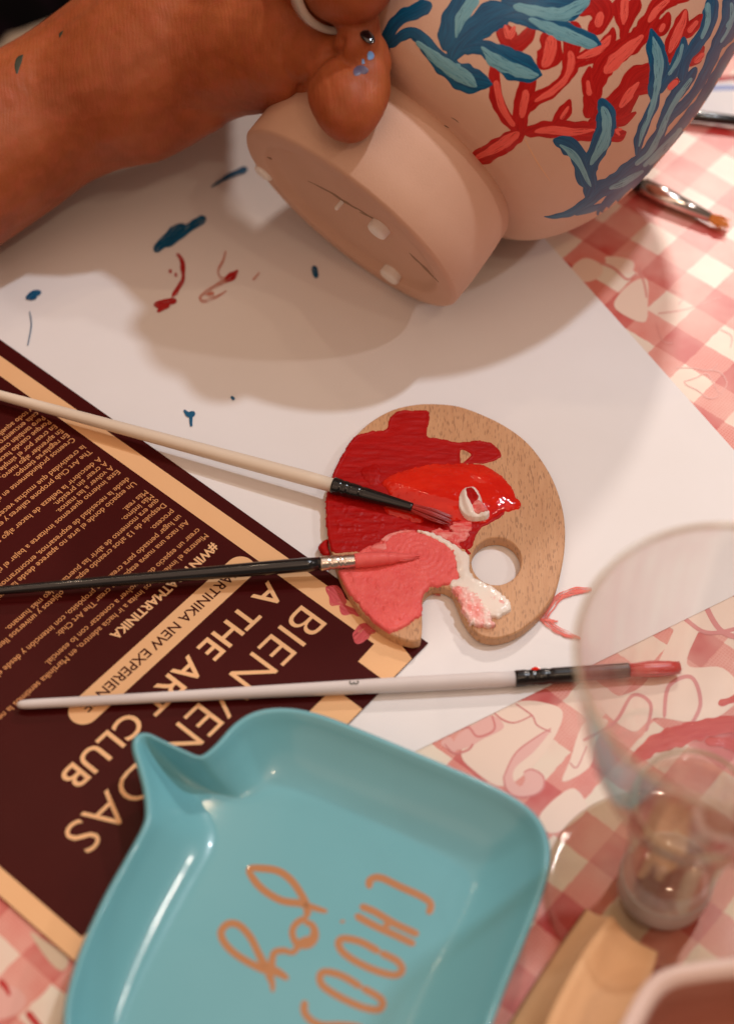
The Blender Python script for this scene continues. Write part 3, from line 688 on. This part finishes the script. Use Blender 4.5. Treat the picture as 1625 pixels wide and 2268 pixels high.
Z2=dict(sc_=.523,o_=(775,0))
CR=[[(510,685,50),(560,660,70),(640,620,75),(700,580,60),(740,560,40)],[(740,565,50),(690,530,45),(650,480,50),(620,420,50),(612,350,45),(610,290,40),(605,250,30)],
[(720,570,50),(722,490,60),(735,410,70),(755,350,70),(770,300,60)],[(735,470,50),(790,420,50),(860,380,50),(920,320,45),(950,270,50),(1000,240,60),(1060,210,60),(1100,160,45),(1112,115,15)],
[(635,85,20),(655,140,70),(690,190,60),(740,160,60),(785,95,15)],[(850,110,50),(850,180,85),(840,240,95),(800,290,75)],[(950,90,100),(940,170,80),(935,230,60),(925,300,55),(900,350,40)],
[(960,60,100),(1000,20,120),(1040,-30,80)],[(1010,-20,60),(1060,40,90),(1055,100,80),(1010,140,50)],[(1150,-20,70),(1155,60,75),(1160,120,45),(1157,190,20)],[(1215,-10,60),(1190,60,45),(1170,130,15)],
[(1400,-20,60),(1310,20,65),(1270,80,65),(1230,150,80),(1150,210,85),(1080,270,85),(1040,350,70),(1020,430,65),(1000,500,40)],[(1347,50,12),(1330,100,55),(1285,150,55)],
[(1420,38,15),(1400,100,60),(1370,170,65),(1345,230,50),(1300,300,50)],[(1350,200,30),(1290,280,60),(1210,330,85),(1170,400,100),(1110,470,100),(1050,530,80),(990,560,50)],[(1492,60,15),(1450,110,50),(1400,160,45)],
[(1015,280,12),(1005,340,50),(1015,400,55),(1045,450,50)],[(930,420,12),(910,470,50),(870,520,40),(840,550,20)],[(735,565,40),(820,548,60),(900,552,70),(980,558,75),(1060,562,55),(1130,570,60),(1168,558,12)],
[(1210,475,8),(1160,505,42),(1100,515,60),(1060,530,50)],[(1497,195,8),(1460,240,55),(1410,270,40)],[(1390,335,25),(1350,370,50)],[(1280,320,50),(1290,370,60),(1240,370,60),(1190,400,50)],[(1440,-10,20),(1410,-5,30),(1370,10,20)]]
CP=[[(530,670,15),(600,635,42),(660,600,52),(715,560,28)],[(695,535,20),(655,480,30),(628,410,30),(618,340,22)],[(725,500,25),(737,430,38),(745,380,30)],[(780,430,15),(850,390,32),(910,335,28),(935,270,35),(930,215,28)],
[(655,105,15),(672,155,35),(697,110,12)],[(850,150,45),(842,230,55),(815,285,30)],[(960,245,10),(1030,222,38),(1080,180,32),(1102,150,8)],[(1062,50,38),(1045,115,40)],[(1165,-10,35),(1160,60,38),(1155,105,8)],
[(1350,-5,20),(1290,50,32),(1262,95,18)],[(1240,150,22),(1170,210,52),(1110,270,62),(1075,310,20)],[(1420,42,12),(1400,110,38),(1370,175,38),(1348,225,12)],[(1470,88,22),(1430,138,28)],[(1005,340,15),(1012,405,30)],
[(925,450,12),(890,505,22)],[(1222,348,12),(1180,400,38),(1140,455,22)],[(780,558,15),(860,550,42),(940,558,38),(1035,550,8)],[(1330,100,22),(1308,135,22)],[(1497,225,20),(1455,265,28)],[(1385,340,28),(1345,378,28)],[(1150,548,12),(1125,552,16),(1140,572,10)]]
CB=[[(345,15,60),(270,50,62),(205,85,52),(165,140,48),(148,190,45),(150,262,22)],[(165,200,25),(220,150,42),(270,140,50),(310,175,52),(350,230,62),(420,290,85),(500,335,110),(570,352,60),(602,358,8)],
[(480,-20,60),(430,70,70),(425,140,85),(400,215,60)],[(680,30,130),(590,80,110),(510,140,95),(455,200,70),(430,260,60)],[(470,215,40),(550,200,52),(620,235,85),(700,275,112),(770,305,92),(812,318,12)],
[(640,-10,140),(740,0,120),(830,10,150),(930,20,110),(1015,0,50)],[(640,70,60),(720,55,90),(800,90,66),(880,120,75),(960,150,64),(1030,178,52),(1062,188,8)],
[(1272,120,8),(1288,180,62),(1305,245,78),(1300,320,68),(1285,380,52),(1290,430,38),(1268,480,38),(1240,540,42),(1220,600,36),(1212,662,12)],[(1412,155,15),(1405,210,42),(1370,290,45),(1330,350,38),(1310,395,15)],
[(1530,-20,50),(1525,60,58),(1490,150,48),(1450,210,48),(1420,255,40),(1405,310,42),(1400,345,15)],[(1605,-20,45),(1600,80,50),(1570,150,48),(1540,220,48),(1510,290,42),(1480,350,36),(1440,410,32),(1390,460,40),(1340,500,50),(1305,560,35)],
[(1465,285,20),(1430,340,42),(1380,400,48),(1340,470,44),(1315,550,42),(1285,610,52),(1230,680,55),(1180,720,64),(1125,770,72),(1060,805,60),(1010,850,42),(930,900,30),(860,917,16),(820,917,3)],
[(1055,418,40),(1085,470,66),(1082,540,78),(1060,600,72),(1030,660,62),(1008,710,62),(1012,760,66),(1015,800,52),(1000,840,30)],[(858,592,25),(905,606,62),(950,640,68),(978,690,62),(990,750,62),(1010,800,42)],
[(1640,180,40),(1590,250,38),(1540,330,36),(1480,430,38),(1420,520,52),(1350,600,50),(1290,665,48),(1210,765,42),(1150,820,52),(1100,872,72),(1060,930,60),(1000,980,40),(973,998,5)],[(1080,865,16),(1020,885,28),(950,908,14)],[(1640,90,40),(1600,150,42),(1560,200,30)]]
CLt=[[(540,-20,50),(490,40,62),(465,90,55),(448,160,10)],[(690,25,40),(790,48,62),(880,62,72),(950,35,62),(1012,-5,40)],[(755,80,25),(850,120,56),(930,150,64),(1000,180,52),(1045,192,20)],
[(280,175,18),(340,225,46),(410,282,72),(480,325,80),(535,368,15)],[(555,198,12),(610,250,60),(690,292,66),(760,316,52),(798,318,12)],[(1280,155,8),(1295,210,46),(1306,270,52),(1300,340,42),(1290,410,30),(1265,490,28),(1240,550,26),(1220,620,8)],
[(1406,185,15),(1388,250,24),(1345,318,18)],[(1512,10,28),(1512,90,30),(1485,165,18)],[(1612,10,22),(1610,100,20),(1565,180,14)],[(1445,330,15),(1400,390,28),(1350,470,26),(1312,560,30),(1270,640,30),(1205,698,20)],
[(1065,450,32),(1086,510,52),(1077,580,52),(1050,640,48),(1015,698,15)],[(885,612,12),(940,650,36),(975,700,32),(1000,755,26),(1018,790,6)],[(1240,722,20),(1160,770,36),(1095,798,18)],[(1400,540,20),(1330,630,28),(1265,698,16)],
[(1095,910,20),(1038,965,22)],[(1640,40,32),(1590,115,18)],[(1240,705,18),(1300,640,16),(1380,560,12)]]
M_cr=uvpaint('coral_red_paint',(.34,.004,.004),(.48,.012,.010),.32,dry=.27); M_cp=uvpaint('coral_pink_paint',(.80,.12,.09),(.70,.06,.045),.3,.40,.85,dry=.37)
M_cb=uvpaint('coral_blue_paint',(.002,.11,.23),(.002,.06,.15),.35,dry=.27); M_cl=uvpaint('coral_pale_blue_paint',(.17,.39,.46),(.06,.24,.34),.35,.42,.85,dry=.37)
strokes('red_coral_painting',CR,potproj,.004,M_cr,pot,step=4,ragged=.30,seed=1,wide=1.10,**Z2)
strokes('pink_highlight_painting',CP,potproj,.009,M_cp,pot,step=4,ragged=.30,seed=2,**Z2)
strokes('blue_coral_painting',CB,potproj,.013,M_cb,pot,step=4,ragged=.28,seed=3,wide=1.12,**Z2)
strokes('pale_blue_highlight_painting',CLt,potproj,.018,M_cl,pot,step=4,ragged=.30,seed=4,**Z2)
strokes('scratch_mark',[[(382,528,2),(400,532,4),(418,542,1.5)],[(428,498,1.5),(445,507,3),(460,520,1)]],potproj,.010,mat('graphite',(.03,.025,.02),.6),pot,across=2,step=3,**Z2)
strokes('scratch_mark',[[(740,590,3),(765,640,4),(800,700,4),(848,768,2)]],potproj,.010,mat('pale_scratch',(.75,.42,.22),.6),pot,across=2,step=3,**Z2)
ftree=bvh([foot])
def footproj(x,y):
    l,nn,i,d=ftree.ray_cast(CAM,ray(x,y))
    if l is None: return None
    return l,(nn if nn.dot(ray(x,y))<0 else -nn)
strokes('dark_scuff',[[(1250,735,2),(1330,775,7),(1400,820,9),(1450,850,3)],[(1460,862,2),(1510,885,7),(1560,930,3)],[(1085,638,3),(1098,644,6),(1105,648,2)]],footproj,.008,M_s:=mat('scuff',(.30,.18,.11),.8),pot,across=3,step=3,ragged=.8,sc_=.545,o_=(0,0))
strokes('dark_scuff',[[(0,868,3),(50,895,6),(110,935,2)],[(250,1070,2),(290,1110,9),(330,1150,9),(375,1195,2)]],footproj,.008,M_s,pot,across=3,step=3,ragged=.9,**Z2)

# ------------------------------------------------------------------ hand and forearm
M_skin=skin_mat()
per=thing('person',un(300,300,0),'bare tanned forearm and hand with one dark nail, gripping the foot of the pot','person')
bm=bmesh.new()
def sph(p,r,sq=None):
    m_=Matrix.Translation(p)
    bmesh.ops.create_icosphere(bm,subdivisions=3,radius=r,matrix=m_)
def chain(pts,n=10):
    """(x, y, height, radius px) -> overlapping balls that the remesh joins into one skin"""
    P=[]
    for x,y,z,r in pts:
        p=un(x,y,z); P.append((p.x,p.y,p.z,r/pxcm(p)))
    for q in crom(P,n): sph(Vector(q[:3]),q[3])
# forearm
chain([(-420,560,3.6,190),(-200,450,4.2,184),(0,334,5.0,170),(100,270,5.6,163),(200,212,6.4,172),(300,170,7.2,190),(380,110,8.0,196)],9)
chain([(-420,500,4.6,170),(-100,330,5.6,150),(120,205,6.6,140),(260,120,7.6,150)],8)
# heel and palm
chain([(300,225,6.6,140),(385,228,7.0,96),(440,215,7.4,84)],7)
chain([(380,110,8.2,185),(480,80,8.8,176),(570,70,9.6,178),(640,55,10.2,165)],8)
chain([(420,-60,9.0,190),(560,-90,10,185),(680,-120,10.6,160)],7)
chain([(420,120,8.3,168),(500,108,9.2,152),(590,106,10.2,142),(650,108,11.2,128),(690,104,11.9,104)],12)
chain([(690,124,12.1,74),(716,118,12.7,62),(745,128,13.1,56)],9)
chain([(640,60,11.0,130),(680,80,12.2,84),(718,95,12.9,62),(742,110,13.1,52),(740,140,12.6,60)],9)
# bent thumb pressed on the foot ring
chain([(690,140,11.8,58),(735,175,12.7,60),(747,214,12.8,66),(762,250,12.6,61),(777,272,12.4,46)],14)
chain([(760,180,13.1,60),(772,220,13.0,62),(782,255,12.6,56)],10)
chain([(800,128,13.5,56),(802,168,13.3,61),(812,200,13.0,54),(796,235,12.8,56),(782,262,12.5,52)],14)
# the fingertip folded over it, with the dark nail
chain([(776,112,13.9,40),(788,98,14.4,48),(796,74,14.6,47),(788,40,14.8,50),(762,5,14.5,54)],14)
chain([(796,100,14.2,44),(818,112,13.9,42),(828,142,13.5,40)],12)
# ringed finger above, and the fingers beyond the frame
chain([(560,-110,11.8,100),(655,-52,13.2,84),(720,-40,15.0,84),(775,-32,16.4,86),(815,-46,17.0,66),(850,-70,16.8,54)],10)
chain([(640,-250,12.0,95),(730,-220,13.6,80),(850,-190,14.6,70),(930,-170,14.6,60)],8)
chain([(600,-330,11.5,95),(720,-330,13.2,78),(860,-300,14.6,70),(940,-280,14.6,60)],8)
chain([(560,-400,10.0,95),(680,-430,12.0,76),(800,-420,13.5,64),(870,-400,13.8,56)],8)
chain([(560,-250,10.5,190),(560,-380,10.0,170)],5)
for v_ in bm.verts: v_.co=(v_.co-ORG[per.name])*.01
me=bpy.data.meshes.new('arm_and_hand'); bm.to_mesh(me); bm.free(); me.materials.append(M_skin)
arm=bpy.data.objects.new('arm_and_hand',me); COL.objects.link(arm); arm.parent=per; ORG[arm.name]=ORG[per.name]
rm=arm.modifiers.new('r','REMESH'); rm.mode='VOXEL'; rm.voxel_size=.0012; rm.use_smooth_shade=True
sm=arm.modifiers.new('s','SMOOTH'); sm.factor=.5; sm.iterations=7
bpy.context.view_layer.update(); dg=bpy.context.evaluated_depsgraph_get()
me2=bpy.data.meshes.new_from_object(arm.evaluated_get(dg)); arm.modifiers.clear(); arm.data=me2; me2.name='arm_and_hand'
me2.polygons.foreach_set('use_smooth',[True]*len(me2.polygons))
# skin folds pressed into the surface
folds=[([(756,88),(748,112),(722,122),(696,146),(668,184),(652,225),(650,250)],.26,8),([(752,118),(765,140),(790,146)],.12,7),([(688,170),(700,215),(702,260)],.06,9),([(490,130),(560,168),(640,188)],.05,8),([(430,170),(520,205),(610,218)],.05,8),([(325,175),(345,215)],-.05,7),
([(235,45),(285,110),(320,160)],.035,8),([(285,25),(340,95),(390,150)],.035,9),([(330,5),(385,70),(440,120)],.03,9),([(400,325),(450,270),(520,240),(600,228)],.07,12),([(600,10),(585,70),(600,110)],.06,12),([(520,0),(505,50),(530,95)],.05,12),
([(770,140),(790,148),(815,140)],.08,8),([(700,170),(716,205),(712,250)],.06,8),([(725,165),(736,195)],.05,6),([(745,150),(770,180)],.05,7),([(620,120),(635,165),(660,180)],.05,7),([(560,100),(600,150)],.04,8)]
fc=[(np.array([c[:2] for c in crom(p,6)]),d,w_) for p,d,w_ in folds]
ms=arm.data; nv=len(ms.vertices); co_=np.empty(nv*3); ms.vertices.foreach_get('co',co_); co_=co_.reshape(-1,3)*100+np.array(ORG[arm.name]); nr=np.array([v.normal[:] for v in ms.vertices])
q_=co_-np.array(CAM); dz=q_@np.array(FW); X_=CX+FPX*(q_@np.array(RT))/dz; Y_=CY-FPX*(q_@np.array(UP))/dz
face=(-(q_*nr).sum(1))>0
dd=np.zeros(nv)
for P_,d,w_ in fc:
    m_=np.full(nv,1e9)
    for i in range(len(P_)-1):
        a,b=P_[i],P_[i+1]; e=b-a; t=np.clip(((X_-a[0])*e[0]+(Y_-a[1])*e[1])/(e@e+1e-9),0,1); m_=np.minimum(m_,np.hypot(X_-a[0]-e[0]*t,Y_-a[1]-e[1]*t))
    dd-=d*(.75 if d>.1 else .45)*np.exp(-(m_/w_)**2)
for i_ in range(nv):
    if face[i_]: dd[i_]+=.012*noise.noise(Vector(co_[i_])*.9)+.012*noise.noise(Vector(co_[i_])*2.4)
co_=co_+nr*(dd*face)[:,None]
ms.vertices.foreach_set('co',((co_-np.array(ORG[arm.name]))*.01).ravel()); ms.update()
atree=bvh([arm])
def armproj(x,y):
    l,nn,i,d=atree.ray_cast(CAM,ray(x,y))
    if l is None: return None
    return l,(nn if nn.dot(ray(x,y))<0 else -nn)
M_tat=mat('tattoo_ink',(.03,.035,.02),.5)
strokes('tattoo',[[(190,445,6),(160,480,50),(145,530,48),(140,600,14)],[(515,250,4),(495,275,22),(485,305,4)]],armproj,.012,M_tat,per,step=3,sc_=.2726,ragged=.2)
strokes('blue_paint_spot',[[(1175,415,30),(1180,455,60),(1165,485,40)],[(1120,480,20),(1125,520,20)]],armproj,.02,mat('light_blue_spot',(.16,.32,.62),.4),per,step=3,sc_=.2726,o_=(498,0),ragged=.7)
strokes('blue_paint_spot',[[(1050,610,50),(1100,570,80),(1165,575,50)]],armproj,.02,mat('dark_blue_spot',(.10,.09,.16),.4),per,step=3,sc_=.2726,o_=(498,0),ragged=.7)
# nail
def nailp(u_,v_):
    return None
nc=armproj(812,80)
M_nail=mat('black_nail_varnish',(.006,.005,.007),.06,Coat_Weight=1.0)
if nc:
    c=nc[0]; a_=(un(833,103,c.z-.1)-un(796,56,c.z+.1)).normalized(); nn=(nc[1]*.8+(-FW)*.6+RT*.35).normalized(); b_=nn.cross(a_).normalized(); nn=a_.cross(b_)
    V=[];F=[]
    for i in range(9):
        for j in range(12):
            th=math.pi*i/8; ph=2*math.pi*j/12
            V.append(c+a_*.46*math.cos(th)+b_*.27*math.sin(th)*math.cos(ph)+nn*.12*math.sin(th)*math.sin(ph)+nn*.02)
    for i in range(8):
        for j in range(12): F.append([i*12+j,i*12+(j+1)%12,(i+1)*12+(j+1)%12,(i+1)*12+j])
    obj('fingernail',V,F,M_nail,per)
# clear ring (worn: an object of its own)
rg=thing('ring',un(730,40,14),'wide clear acrylic ring worn on the finger above the dark nail','ring')
q1=un(655,-52,13.2); q2=un(775,-32,16.4); ra=(q2-q1).normalized(); rc=un(742,-30,15.6)
lathe('band',[(1.80,-.36),(1.86,-.30),(1.86,.28),(1.80,.36),(1.60,.36),(1.54,.28),(1.54,-.30),(1.60,-.36)],rc,ra,mat('clear_acrylic',(.93,.84,.74),.10,Transmission_Weight=.55,IOR=1.45),rg,96,closed=True)

# ------------------------------------------------------------------ turquoise dish
PR=[((150,2268),(262,2300)),((160,2190),(290,2230)),((192,2090),(330,2150)),((240,1985),(392,2030)),((290,1895),(435,1950)),((322,1835),(470,1890)),((331,1800),(480,1850)),((326,1745),(470,1815)),((312,1690),(452,1785)),
((302,1655),(440,1768)),((305,1634),(438,1757)),((322,1628),(446,1750)),((350,1640),(462,1752)),((400,1664),(490,1762)),((434,1678),(520,1768)),((455,1675),(545,1768)),((485,1650),(575,1758)),((525,1606),(610,1745)),((570,1580),(650,1745)),((630,1573),(690,1755)),((700,1585),(735,1775)),
((800,1622),(810,1810)),((920,1672),(890,1850)),((1040,1723),(960,1886)),((1120,1762),(1005,1912)),((1175,1802),(1030,1930)),((1203,1850),(1040,1955)),((1208,1905),(1035,1985)),((1192,1975),(1015,2035)),((1160,2060),(980,2100)),((1115,2170),(925,2200)),((1070,2290),(870,2310)),((1015,2430),(810,2420)),((960,2560),(770,2480)),((900,2640),(720,2520)),((820,2660),(640,2520)),((600,2600),(500,2490)),((350,2510),(360,2450)),((200,2440),(280,2400)),((155,2370),(258,2350))]
ZR=2.35; ZF=.70
rimP=crom([p[0] for p in PR],5,True); flP=crom([p[1] for p in PR],5,True); n=len(rimP)
rimW=[un(p[0],p[1],ZR) for p in rimP]; flW=[un(p[0],p[1],ZF) for p in flP]
dish=thing('dish',un(700,2100,.1),'turquoise ceramic dish shaped like a speech bubble with orange lettering','dish')
cen=sum(flW,Vector())/n
def outn(i):
    t=(rimW[(i+1)%n]-rimW[i-1]); t.z=0; t.normalize(); q=Vector((t.y,-t.x,0)); 
    return q if q.dot(rimW[i]-Vector((cen.x,cen.y,0)))>0 or True else -q
ar=sum(rimW[i].x*rimW[(i+1)%n].y-rimW[(i+1)%n].x*rimW[i].y for i in range(n)); sg=1 if ar>0 else -1
loops=[]
def lp(f): loops.append([f(i) for i in range(n)])
B=lambda i:(flW[i]-cen)
def ins(i,t,z):   # between rim (t=0) and floor (t=1)
    p=rimW[i].lerp(flW[i],t); return Vector((p.x,p.y,z))
lp(lambda i: Vector((cen.x,cen.y,.14))+Vector((B(i).x,B(i).y,0))*.80)
lp(lambda i: Vector((cen.x,cen.y,.14))+Vector((B(i).x,B(i).y,0))*1.0)
for t,z in ((.80,.35),(.45,1.2),(.15,2.0)): lp(lambda i,t=t,z=z: ins(i,t,z-.1)+outn(i)*sg*.30)
lp(lambda i: ins(i,0,ZR-.32)+outn(i)*sg*.16)
lp(lambda i: ins(i,0,ZR-.12)+outn(i)*sg*.17); lp(lambda i: ins(i,0,ZR-.02)+outn(i)*sg*.07)
lp(lambda i: ins(i,0,ZR)); lp(lambda i: ins(i,.035,ZR-.05))
for t in (.10,.25,.42,.60,.78,.90,.97):
    z=ZF+(ZR-.05-ZF)*(1-t)**1.6; lp(lambda i,t=t,z=z: ins(i,t,z))
for k in (1.0,.93,.8,.5,.2): lp(lambda i,k=k: Vector((cen.x,cen.y,ZF))+Vector((B(i).x,B(i).y,0))*k)
V=[v for l in loops for v in l]; F=[]
for a in range(len(loops)-1):
    for i in range(n): F.append([a*n+i,a*n+(i+1)%n,(a+1)*n+(i+1)%n,(a+1)*n+i])
F.append(list(range(n))); F.append([(len(loops)-1)*n+i for i in range(n)])
M_turq=mat('turquoise_glaze',(.16,.44,.51),.26,Specular_IOR_Level=.35,Coat_Weight=.28,Coat_Roughness=.06)
vv=coords(M_turq); L(M_turq,mix(M_turq,noise_(M_turq,vv,14,4,.6),(.145,.42,.49),(.185,.48,.55)),bsdf(M_turq).inputs['Base Color']); bump(M_turq,noise_(M_turq,vv,55,2,.5),.12,.0012)
d_=obj('dish_body',V,F,M_turq,dish); fixn(d_)
M_or=mat('orange_print',(.46,.20,.075),.3,Coat_Weight=.3)
S6=.4089; O6=(387.6,1827.2)
W=40
let=[[(1055,345,W),(1055,300,W),(1110,285,W),(1220,335,W),(1340,390,W),(1385,430,W),(1370,485,W)],
[(1000,438,W),(1080,470,W),(1190,535,W),(1320,595,W)],[(975,487,W),(1080,545,W),(1200,600,W),(1300,648,W)],[(1130,550,W),(1170,525,W)],
[(1110,690,W),(1010,635,W),(920,615,W),(885,635,W),(910,690,W),(1000,750,W),(1120,800,W),(1200,812,W),(1230,780,W),(1200,735,W),(1110,690,W)],
[(1010,880,W),(910,820,W),(820,795,W),(785,815,W),(800,870,W),(890,930,W),(1010,985,W),(1100,1000,W),(1125,965,W),(1100,930,W),(1010,880,W)],
[(705,950,W),(700,1010,W),(740,1060,W),(800,1085,W),(900,1085,W),(1000,1100,W),(1050,1160,W),(1020,1220,W)],
[(905,515,44),(908,530,44)],
# script word
[(825,470,24),(740,445,36),(680,425,40),(580,410,40),(490,360,40),(430,300,40),(402,240,34),(470,235,40),(560,250,40),(630,300,40),(680,370,40),(710,430,40),(718,500,40)],
[(718,500,36),(660,530,36),(635,580,36),(660,640,40),(720,640,60),(755,600,50),(745,545,36),(700,525,34)],[(740,620,50),(680,640,44),(640,690,30),(590,680,34),(540,690,36),(525,740,40),(520,790,50)],
[(615,835,28),(560,800,46),(500,780,60),(430,760,42),(330,700,40),(270,640,40),(250,580,40),(290,535,40),(350,545,40),(410,610,40),(450,690,40),(490,770,50)],[(500,800,44),(525,850,34),(530,905,20)]]
strokes('orange_lettering',let,plane_proj(ZF+.004),.004,M_or,dish,step=4,sc_=S6,o_=O6,across=4)

# ------------------------------------------------------------------ wine glass
G0=un(1460,1985); gz=Vector((G0.x,G0.y,.02)); Z=(0,0,1)
wg=thing('wine_glass',gz,'clear stemmed glass with a thin wide bowl standing at the right of the turquoise dish','glass')
M_bowl=thin_glass('bowl_glass',(.965,.96,.94),.07,.75,.36)
bowlp=[(2.05,6.6),(2.25,7.0),(2.75,7.9),(3.25,9.0),(3.75,10.3),(4.25,12.0),(4.65,13.8),(4.88,15.2),(4.95,16.0)]
bo_=[tuple(x) for x in crom(bowlp,5)]
lathe('bowl',bo_,gz,Z,M_bowl,wg,120)
M_rim=mat('rim_glass',(.80,.68,.48),.10,Transmission_Weight=.55,IOR=1.45)
lathe('rim',[(4.95+.075*math.cos(t),16.0+.075*math.sin(t)) for t in np.linspace(0,2*math.pi,11)[:-1]],gz,Z,M_rim,wg,120,closed=True)
M_gl=mat('solid_glass',(.95,.86,.80),.22,Transmission_Weight=.6,IOR=1.3)
M_st=thin_glass('stem_glass',(.97,.90,.85),.12,.60,.36)
stemp=[(1.64,1.9),(1.70,3.2),(1.84,4.8),(2.0,6.0),(2.08,6.6),(1.96,6.62),(1.86,5.6),(1.68,4.4),(1.52,3.2),(1.38,2.5),(.8,2.15),(0,2.05)]
lathe('stem',[tuple(x) for x in crom(stemp,4)],gz,Z,M_st,wg,96)
lathe('stem_base',[tuple(x) for x in crom([(0,.46),(1.3,.46),(1.62,.62),(1.68,1.1),(1.66,1.7),(1.60,1.86),(.8,1.88),(0,1.84)],4)],gz,Z,M_gl,wg,96)
lathe('inner_lip',[(1.96+.07*math.cos(t),7.2+.07*math.sin(t)) for t in np.linspace(0,2*math.pi,11)[:-1]],gz,Z,M_rim,wg,96,closed=True)
footg=[(0,.0),(3.6,.0),(4.1,.03),(4.22,.12),(4.1,.2),(3.0,.26),(1.8,.36),(1.2,.44),(0,.44)]
M_ft=thin_glass('foot_glass',(.95,.90,.84),.006,.8,.30,.05)
lathe('foot',[tuple(x) for x in crom(footg,4)],gz,Z,M_ft,wg,96)

# ------------------------------------------------------------------ tan folded packet, bottom
def z3c(x,y): return (1182+x*.2726,1827+y*.2726)
tn=thing('folded_napkin',un(1330,2200,.1),'tan folded paper napkin in front of the glass foot, right of the turquoise dish','napkin')
def U3(x,y,z): return un(*z3c(x,y),z)
A_=[U3(-60,1380,.2),U3(180,1020,.2),U3(420,680,.2)]; Rg=[U3(60,1800,2.3),U3(360,1130,2.4),U3(640,740,2.0)]; Cc=[U3(700,1700,2.0),U3(930,1250,2.1),U3(1000,1030,1.8)]; 
bot=[U3(-380,1900,.2),U3(150,2350,1.8),U3(500,2200,1.2)]
V=[]; cols=[[bot[0]]+A_,[bot[1]]+Rg,[bot[2]]+Cc]
cA,cR,cC=[crom([tuple(p) for p in c],8) for c in cols]; m_=len(cA)
for i in range(m_):
    a,r,c=Vector(cA[i]),Vector(cR[i]),Vector(cC[i])
    for j in range(9):
        t=j/8; p=a.lerp(r,t); p.z-=.25*math.sin(math.pi*t); V.append(p)
    for j in range(1,9):
        t=j/8; p=r.lerp(c,t); p.z-=.5*math.sin(math.pi*t)*(1-.3*t); V.append(p)
F=[[i*17+j,i*17+j+1,(i+1)*17+j+1,(i+1)*17+j] for i in range(m_-1) for j in range(16)]
M_kraft=mat('tan_napkin',(.76,.42,.20),.75); kv=coords(M_kraft); L(M_kraft,mix(M_kraft,noise_(M_kraft,kv,30,5,.6),(.82,.52,.29),(.76,.44,.22)),bsdf(M_kraft).inputs['Base Color']); bump(M_kraft,noise_(M_kraft,kv,120,4,.6),.3,.001)
nk=obj('napkin_sheet',V,F,M_kraft,tn); sd=nk.modifiers.new('s','SOLIDIFY'); sd.thickness=.0012; sd.offset=-1
# ------------------------------------------------------------------ pale pink dish corner, near the camera
pd=thing('pink_dish',un(1640,2330,5),'pale pink bowl with a brown inside, part paint and part painted-in shade, cut off by the bottom right corner','bowl')
zr=6.5
ro_=[(1350,2330),(1385,2245),(1425,2178),(1470,2145),(1540,2130),(1640,2118),(1760,2108),(1840,2160),(1860,2280),(1820,2450),(1740,2560),(1600,2600),(1450,2560),(1350,2450)]
RO=[un(p[0],p[1],zr) for p in crom(ro_,6,True)]; n=len(RO); c_=sum(RO,Vector())/n
Ls=[]
for k,z in ((.55,.03),(.62,.05),(.80,2.2),(.95,5.0),(1.0,6.2),(.995,6.5),(.97,6.56),(.82,6.48),(.77,6.2),(.74,5.0),(.70,3.4),(.5,2.6),(.2,2.5)):
    Ls.append([Vector((c_.x+(p.x-c_.x)*k,c_.y+(p.y-c_.y)*k,z)) for p in RO])
V=[v for l in Ls for v in l]; F=[[a*n+i,a*n+(i+1)%n,(a+1)*n+(i+1)%n,(a+1)*n+i] for a in range(len(Ls)-1) for i in range(n)]+[list(range(n)),[(len(Ls)-1)*n+i for i in range(n)]]
M_pinkd=mat('pale_pink_glaze',(.80,.60,.53),.3); M_brn=mat('brown_shaded_glaze',(.50,.23,.17),.35)  # the brown inside colour holds both brown paint and shading
fm=[0 if f<n*8 else 1 for f in range(len(F))]; fm[len(Ls)*n-n]=0; fm[-2]=0; fm[-1]=1
o_=obj('bowl_wall',V,F,None,pd,mats=[M_pinkd,M_brn],fm=fm); fixn(o_)

# ------------------------------------------------------------------ dark room beyond the table edge
gm=thing('dark_garment',(-30,40,-25),'dark purple-black folds of clothing beyond the table edge behind the forearm','clothing')
V=[];F=[];nn_=24
for i in range(nn_+1):
    for j in range(nn_+1):
        x=-75+85*i/nn_; y=22+60*j/nn_; z=-26+7*noise.noise(Vector((x*.07,y*.07,2)))+3*math.sin(x*.35+2*noise.noise(Vector((x*.03,y*.05,1))))
        V.append(Vector((x,y,z)))
for i in range(nn_):
    for j in range(nn_): a=i*(nn_+1)+j; F.append([a,a+nn_+1,a+nn_+2,a+1])
M_gar=mat('dark_fabric',(.010,.006,.008),1.0,Specular_IOR_Level=.05); gv=coords(M_gar); L(M_gar,mix(M_gar,ramp(M_gar,noise_(M_gar,gv,9,3,.5),[(.45,0.0),(.7,1.0)]),(.0022,.0014,.0014),(.014,.004,.008)),bsdf(M_gar).inputs['Base Color'])
obj('folds',V,F,M_gar,gm)
pc=un(90,72,-14); pt=thing('pale_cloth',pc,'small blurred pale cloth lying on the dark clothing behind the forearm','cloth')
V=[];F=[]
for i in range(11):
    for j in range(7):
        u_,v_=i/10-.5,j/6-.5; q=pc+Vector((u_*5.2+v_*1.2,v_*2.6+u_*3.2,0)); q.z+=.5*math.cos(u_*3)*math.cos(v_*3)+.2*noise.noise(q); V.append(q)
for i in range(10):
    for j in range(6): a=i*7+j; F.append([a,a+7,a+8,a+1])
o_=obj('cloth_piece',V,F,mat('pale_grey_cloth',(.30,.22,.15),.9),pt); sd=o_.modifiers.new('s','SOLIDIFY'); sd.thickness=.004
